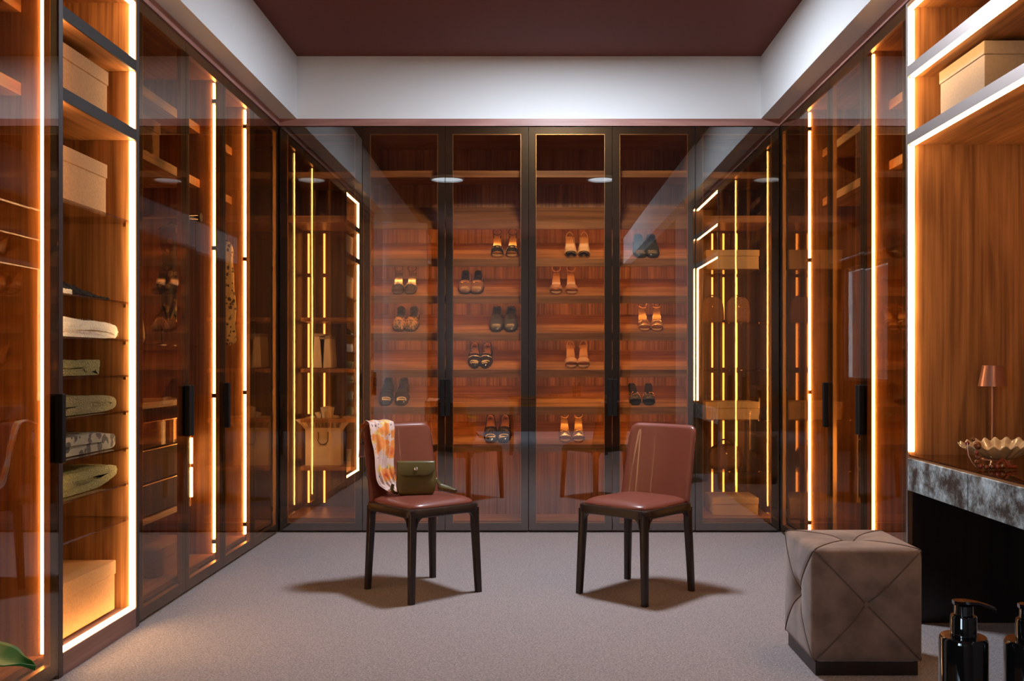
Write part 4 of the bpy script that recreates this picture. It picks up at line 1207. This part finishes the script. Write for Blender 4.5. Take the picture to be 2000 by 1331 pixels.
# ------------------------------------------------------------------ suede cube pouf
pf = thing('cube_pouf', 'taupe suede cube pouf with crossed piping and buttons', 'pouf', (1.212, 3.655, 0))
S = .2; H = .466; B0 = .052
MB().box(-.188, .188, -.188, .188, 0, B0, bev=.002).build('base', 'wenge', pf)
def puff(u, v):  # u,v in [-1,1] -> outward offset of a face
    r_ = max(abs(u), abs(v)); dgn = abs(abs(u) - abs(v))
    edge = (1 - r_)
    c = -.020 * math.exp(-(u * u + v * v) / .05) - .006 * math.exp(-(u * u + v * v) / .3)
    body = .010 * (1 - r_ ** 4)
    groove = -.0055 * math.exp(-(dgn / .05) ** 2) * (1 if r_ < .97 else .4)
    return body + c + groove
zc, hz = (B0 + H) / 2, (H - B0) / 2
def face_pt(ax, sg_, u, v):
    off = puff(u, v)
    rnd_ = .012
    def rr(a, b_):   # rounded edges: pull coordinates in near the border
        q = max(0, abs(a) - .93) / .07; return q
    e = rnd_ * (max(rr(u, 0), rr(v, 0))) ** 2
    o_ = (1 - 0) + 0
    if ax == 0: return (sg_ * (S + off - e), u * (S - .0 - rnd_ * rr(v, 0) ** 2 * .3), zc + v * (hz - rnd_ * rr(u, 0) ** 2 * .3))
    if ax == 1: return (u * (S - rnd_ * rr(v, 0) ** 2 * .3), sg_ * (S + off - e), zc + v * (hz - rnd_ * rr(u, 0) ** 2 * .3))
    return (u * (S - rnd_ * rr(v, 0) ** 2 * .3), v * (S - rnd_ * rr(u, 0) ** 2 * .3), zc + sg_ * (hz + off - e))
f = MB(); n_ = 56
mapu = lambda t_: math.copysign(1 - (1 - abs(2 * t_ - 1)) ** 1.25, 2 * t_ - 1)
for ax in (0, 1, 2):
    for sg_ in (-1, 1):
        f.grid(lambda u, v, ax=ax, sg_=sg_: face_pt(ax, sg_, mapu(u), mapu(v)), n_, n_)
cu = f.build('cushion', 'suede', pf, smooth=True)
import bmesh
bm = bmesh.new(); bm.from_mesh(cu.data); bmesh.ops.remove_doubles(bm, verts=bm.verts, dist=.009 * 0 + .0035)
for _ in range(2): bmesh.ops.smooth_vert(bm, verts=bm.verts, factor=.5, use_axis_x=True, use_axis_y=True, use_axis_z=True)
bmesh.ops.recalc_face_normals(bm, faces=bm.faces); bm.to_mesh(cu.data); bm.free()
for p_ in cu.data.polygons: p_.use_smooth = True
for ax in (0, 1, 2):
    for sg_ in (-1, 1):
        if ax == 2 and sg_ < 0: continue
        for du, dv in ((1, 1), (1, -1), (-1, 1), (-1, -1)):
            f = MB(); pts = []
            for k in range(22):
                q = .04 + .945 * k / 21; p_ = Vector(face_pt(ax, sg_, du * q, dv * q))
                nrm = Vector((sg_, 0, 0)) if ax == 0 else Vector((0, sg_, 0)) if ax == 1 else Vector((0, 0, sg_))
                pts.append(p_ + nrm * .0030)
            f.tube(pts, .0024, 6); f.build('piping', 'suede_cord', pf, smooth=True)
        p_ = Vector(face_pt(ax, sg_, 0, 0)); nrm = Vector((sg_, 0, 0)) if ax == 0 else Vector((0, sg_, 0)) if ax == 1 else Vector((0, 0, sg_))
        M_ = Matrix.Translation(p_ + nrm * .002) @ nrm.to_track_quat('Z', 'Y').to_matrix().to_4x4()
        f = MB(); f.lathe([(.0105, 0), (.0105, .003), (.008, .006), (.004, .0075), (.0001, .008)], 18, M_); f.build('button', 'suede', pf, smooth=True)

# ------------------------------------------------------------------ on the vanity
lp = thing('table_lamp', 'slim copper-coloured table lamp with conical shade on the vanity', 'lamp', (1.952, 4.045, .7425))
f = MB(); f.lathe([(.052, 0), (.052, .006), (.048, .010), (.006, .012), (.006, .014), (.0001, .014)], 32); f.build('base', 'copper_paint', lp, smooth=True, angle=40)
f = MB(); f.lathe([(.0052, .012), (.0052, .372), (.0001, .372)], 14); f.build('pole', 'copper_paint', lp, smooth=True, angle=40)
f = MB(); f.lathe([(.0575, .304), (.0415, .392), (.0395, .3935), (.0001, .3935), (.0001, .391), (.039, .391), (.0555, .304)], 40); f.build('lamp_shade', 'copper_paint', lp, smooth=True, angle=40)

bw = thing('scalloped_bowl', 'amber glass shell bowl with fluted rim on a clear foot, standing on the vanity', 'bowl', (1.80, 3.67, .7425))
f = MB()
f.lathe([(.048, 0), (.050, .004), (.040, .008), (.034, .018), (.034, .030), (.0001, .032)], 36)
f.build('foot', 'clear_glass', bw, smooth=True, angle=40)
NF = 20
def bowl(u, v):
    a = 2 * pi * u; r_ = .020 + .116 * v ** .85
    fl = v ** 1.6
    zz = .030 + .062 * v ** 1.3 + .0065 * fl * cos(NF * a) + .010 * v * cos(a - .5)
    rr = r_ * (1 + .028 * fl * cos(NF * a)) * (1 + .10 * cos(2 * a))
    return (rr * cos(a), rr * sin(a), zz)
f = MB(); f.grid(bowl, 204, 18, closed_u=True)
f.add([bowl(k / 34, 0) for k in range(34)], [tuple(range(34))])
f.build('bowl_body', 'bowl_shell', bw, smooth=True, thick=.004)
nk = thing('bead_necklace', 'amber glass bead necklace with ribbon trailing over the rim of the shell bowl', 'necklace', (1.775, 3.67, .7425))
bp_ = [(-.130, -.060, .098, .009), (-.112, -.070, .112, .008), (-.100, -.080, .090, .015), (-.108, -.088, .064, .0085), (-.104, -.092, .048, .009), (-.108, -.095, .030, .009), (-.098, -.098, .013, .010), (-.078, -.100, .012, .010), (-.055, -.098, .012, .010), (-.034, -.095, .013, .012), (-.012, -.090, .014, .013)]
for i, (a, b_, c, r_) in enumerate(bp_):
    f = MB(); f.ball((a, b_, c), r_, 8); f.build('bead', 'amber_bead' if i % 3 else 'red_bead', nk, smooth=True)
f = MB(); f.tube([(-.128, -.055, .108), (-.136, -.075, .085), (-.137, -.085, .055), (-.126, -.090, .028), (-.112, -.095, .010)], [.004, .0042, .0042, .004, .003], 8, flat=.0012); f.build('ribbon', 'ribbon', nk, smooth=True)
f = MB()
for k, (a, b_) in enumerate((((-.050, -.085, .010), (-.005, -.088, .040)), ((-.005, -.090, .040), (.020, -.094, .008)), ((.0, -.10, .012), (.045, -.085, .010)))):
    f.tube([a, b_], [.004, .008], 8, flat=.004)
f.build('red_shard', 'red_bead', nk)

# ------------------------------------------------------------------ console table in front of the camera, with the pump bottles
tb = thing('console_table', 'wooden console table under the pump bottles, seen only as a reflection', 'table', (.27, .78, 0))
MB().box(-.62, .62, -.28, .30, .692, .722, bev=.003).build('tabletop', 'wood_x', tb)
MB().box(-.60, .60, .26, .28, .60, .691).build('apron', 'wood_x', tb)
for sx in (-1, 1):
    for yy in (-.25, .255):
        MB().box(sx * .58 - .02, sx * .58 + .02, yy - .02, yy + .02, 0, .691, bev=.003).build('leg', 'wenge', tb)
def bottle(label, loc, rz):
    o = thing('pump_bottle', label, 'bottle', loc, (0, 0, rz), 'black pump bottles')
    f = MB(); f.lathe([(.0001, 0), (.0225, 0), (.0245, .002), (.0245, .133), (.0238, .1365), (.0225, .138), (.0115, .1385), (.0115, .141), (.0001, .141)], 40); f.build('bottle_body', 'black_gloss', o, smooth=True, angle=35)
    f = MB(); f.lathe([(.0132, .1388), (.0132, .1585), (.0122, .1600), (.0001, .1602)], 32); f.build('collar', 'black_gloss', o, smooth=True, angle=35)
    f = MB(); f.lathe([(.0095, .1605), (.0095, .1705), (.0001, .1707)], 28)
    f.loft([[(x_, y_ * w_, z_ + dz) for (y_, dz) in ((-1, 0), (-.8, .0022), (.8, .0022), (1, 0), (.8, -.002), (-.8, -.002))] for x_, w_, z_ in ((-.0105, .0045, .1730), (-.007, .0088, .1732), (.004, .0095, .1732), (.014, .006, .1722), (.024, .0042, .1695), (.0315, .0036, .1665), (.0325, .0022, .1658))])
    f.build('pump_head', 'black_gloss', o, smooth=True, angle=35)
    return o
bottle('black pump bottle, fully in frame, nearest the suede pouf', (.4518, 1.0, .7225), R(-6))
bottle('black pump bottle cut off by the right edge, beside the other one', (.5135, .985, .7225), R(-10))
o = thing('jewellery_tray', 'small tray of beads on the console table, seen only mirrored', 'tray', (.22, .9, .7225))
MB().box(-.10, .10, -.05, .05, 0, .006, bev=.002).build('tray_body', 'gold_metal', o)
f = MB()
for k in range(14): f.ball((-.08 + .16 * random.random(), -.035 + .07 * random.random(), .014), .008, 5)
f.build('beads', 'amber_bead', o)

# ------------------------------------------------------------------ potted plant, lower left corner
pl = thing('potted_plant', 'green-leaved potted plant peeping in at the bottom left corner', 'plant', (-.86, 1.32, 0))
f = MB(); f.lathe([(.0001, 0), (.10, 0), (.13, .28), (.135, .30), (.125, .30), (.118, .27), (.0001, .27)], 32); f.build('pot', 'pot', pl, smooth=True, angle=40)
f = MB(); f.lathe([(.0001, .262), (.117, .262), (.116, .272), (.0001, .276)], 24); f.build('soil', 'soil', pl)
def leaf(tip, rz, pitch, size, stem0):
    M_ = Matrix.Translation(tip) @ Matrix.Rotation(rz, 4, 'Z') @ Matrix.Rotation(pitch, 4, 'Y')
    def fn(u, v):
        t_ = v; w_ = interp([(0, .02), (.12, .40), (.38, .50), (.7, .36), (.92, .10), (1, .0)], t_) * size
        s_ = 2 * u - 1
        return M_ @ Vector((t_ * size * 1.25, s_ * w_, .06 * size * abs(s_) ** 1.5 - .22 * size * t_ * t_ + .012 * size * sin(t_ * 22) * abs(s_)))
    f = MB(); f.grid(fn, 12, 18); f.build('leaf', 'leaf', pl, smooth=True, thick=.0015)
    f = MB(); a = Vector(stem0); b_ = Vector(tip); mid_ = (a + b_) / 2 + Vector((0, 0, .06))
    f.tube([a, a.lerp(mid_, .5) + Vector((0, 0, .03)), mid_, b_.lerp(mid_, .4), b_], .0032, 6); f.build('stem', 'stem', pl, smooth=True)
leaf((.0, .02, .742), R(8), R(4), .115, (-.01, 0, .27))
leaf((.045, -.06, .716), R(-22), R(6), .10, (.01, 0, .27))
for k in range(9):
    a = 2 * pi * k / 9 + .9
    if -0.9 < ((a + pi) % (2 * pi) - pi) < .9: continue
    leaf((.10 * cos(a), .10 * sin(a), .50 + .04 * (k % 3)), a, R(5), .12, (.02 * cos(a), .02 * sin(a), .27))

# ------------------------------------------------------------------ ceiling fixtures
for i, (lx, ly) in enumerate(LAMPS):
    o = thing('ceiling_lamp', ['round flat ceiling lamp mirrored in the right half of the far doors', 'round flat ceiling lamp mirrored in the left half of the far doors'][i], 'lamp', (lx, ly, 3.209), (0, 0, 0), 'round ceiling lamps')
    f = MB(); f.lathe([(.16, 0), (.16, -.03), (.145, -.032), (.145, -.001)], 36); f.build('rim', 'white_wall', o, smooth=True, angle=40)
    f = MB(); f.lathe([(.0001, -.012), (.144, -.012), (.144, -.016), (.0001, -.016)], 36); f.build('diffuser', 'lamp_disc', o)
for i, (D_, r_) in enumerate(((DOWN, .20),)):
    o = thing('ceiling_spotlight', 'large round ceiling light over the middle of the room, just above the picture', 'lamp', (D_[0], D_[1], 3.209))
    f = MB(); f.lathe([(r_ + .015, 0), (r_ + .015, -.012), (r_, -.013), (r_, -.001)], 36); f.build('rim', 'black_fitting', o, smooth=True, angle=40)
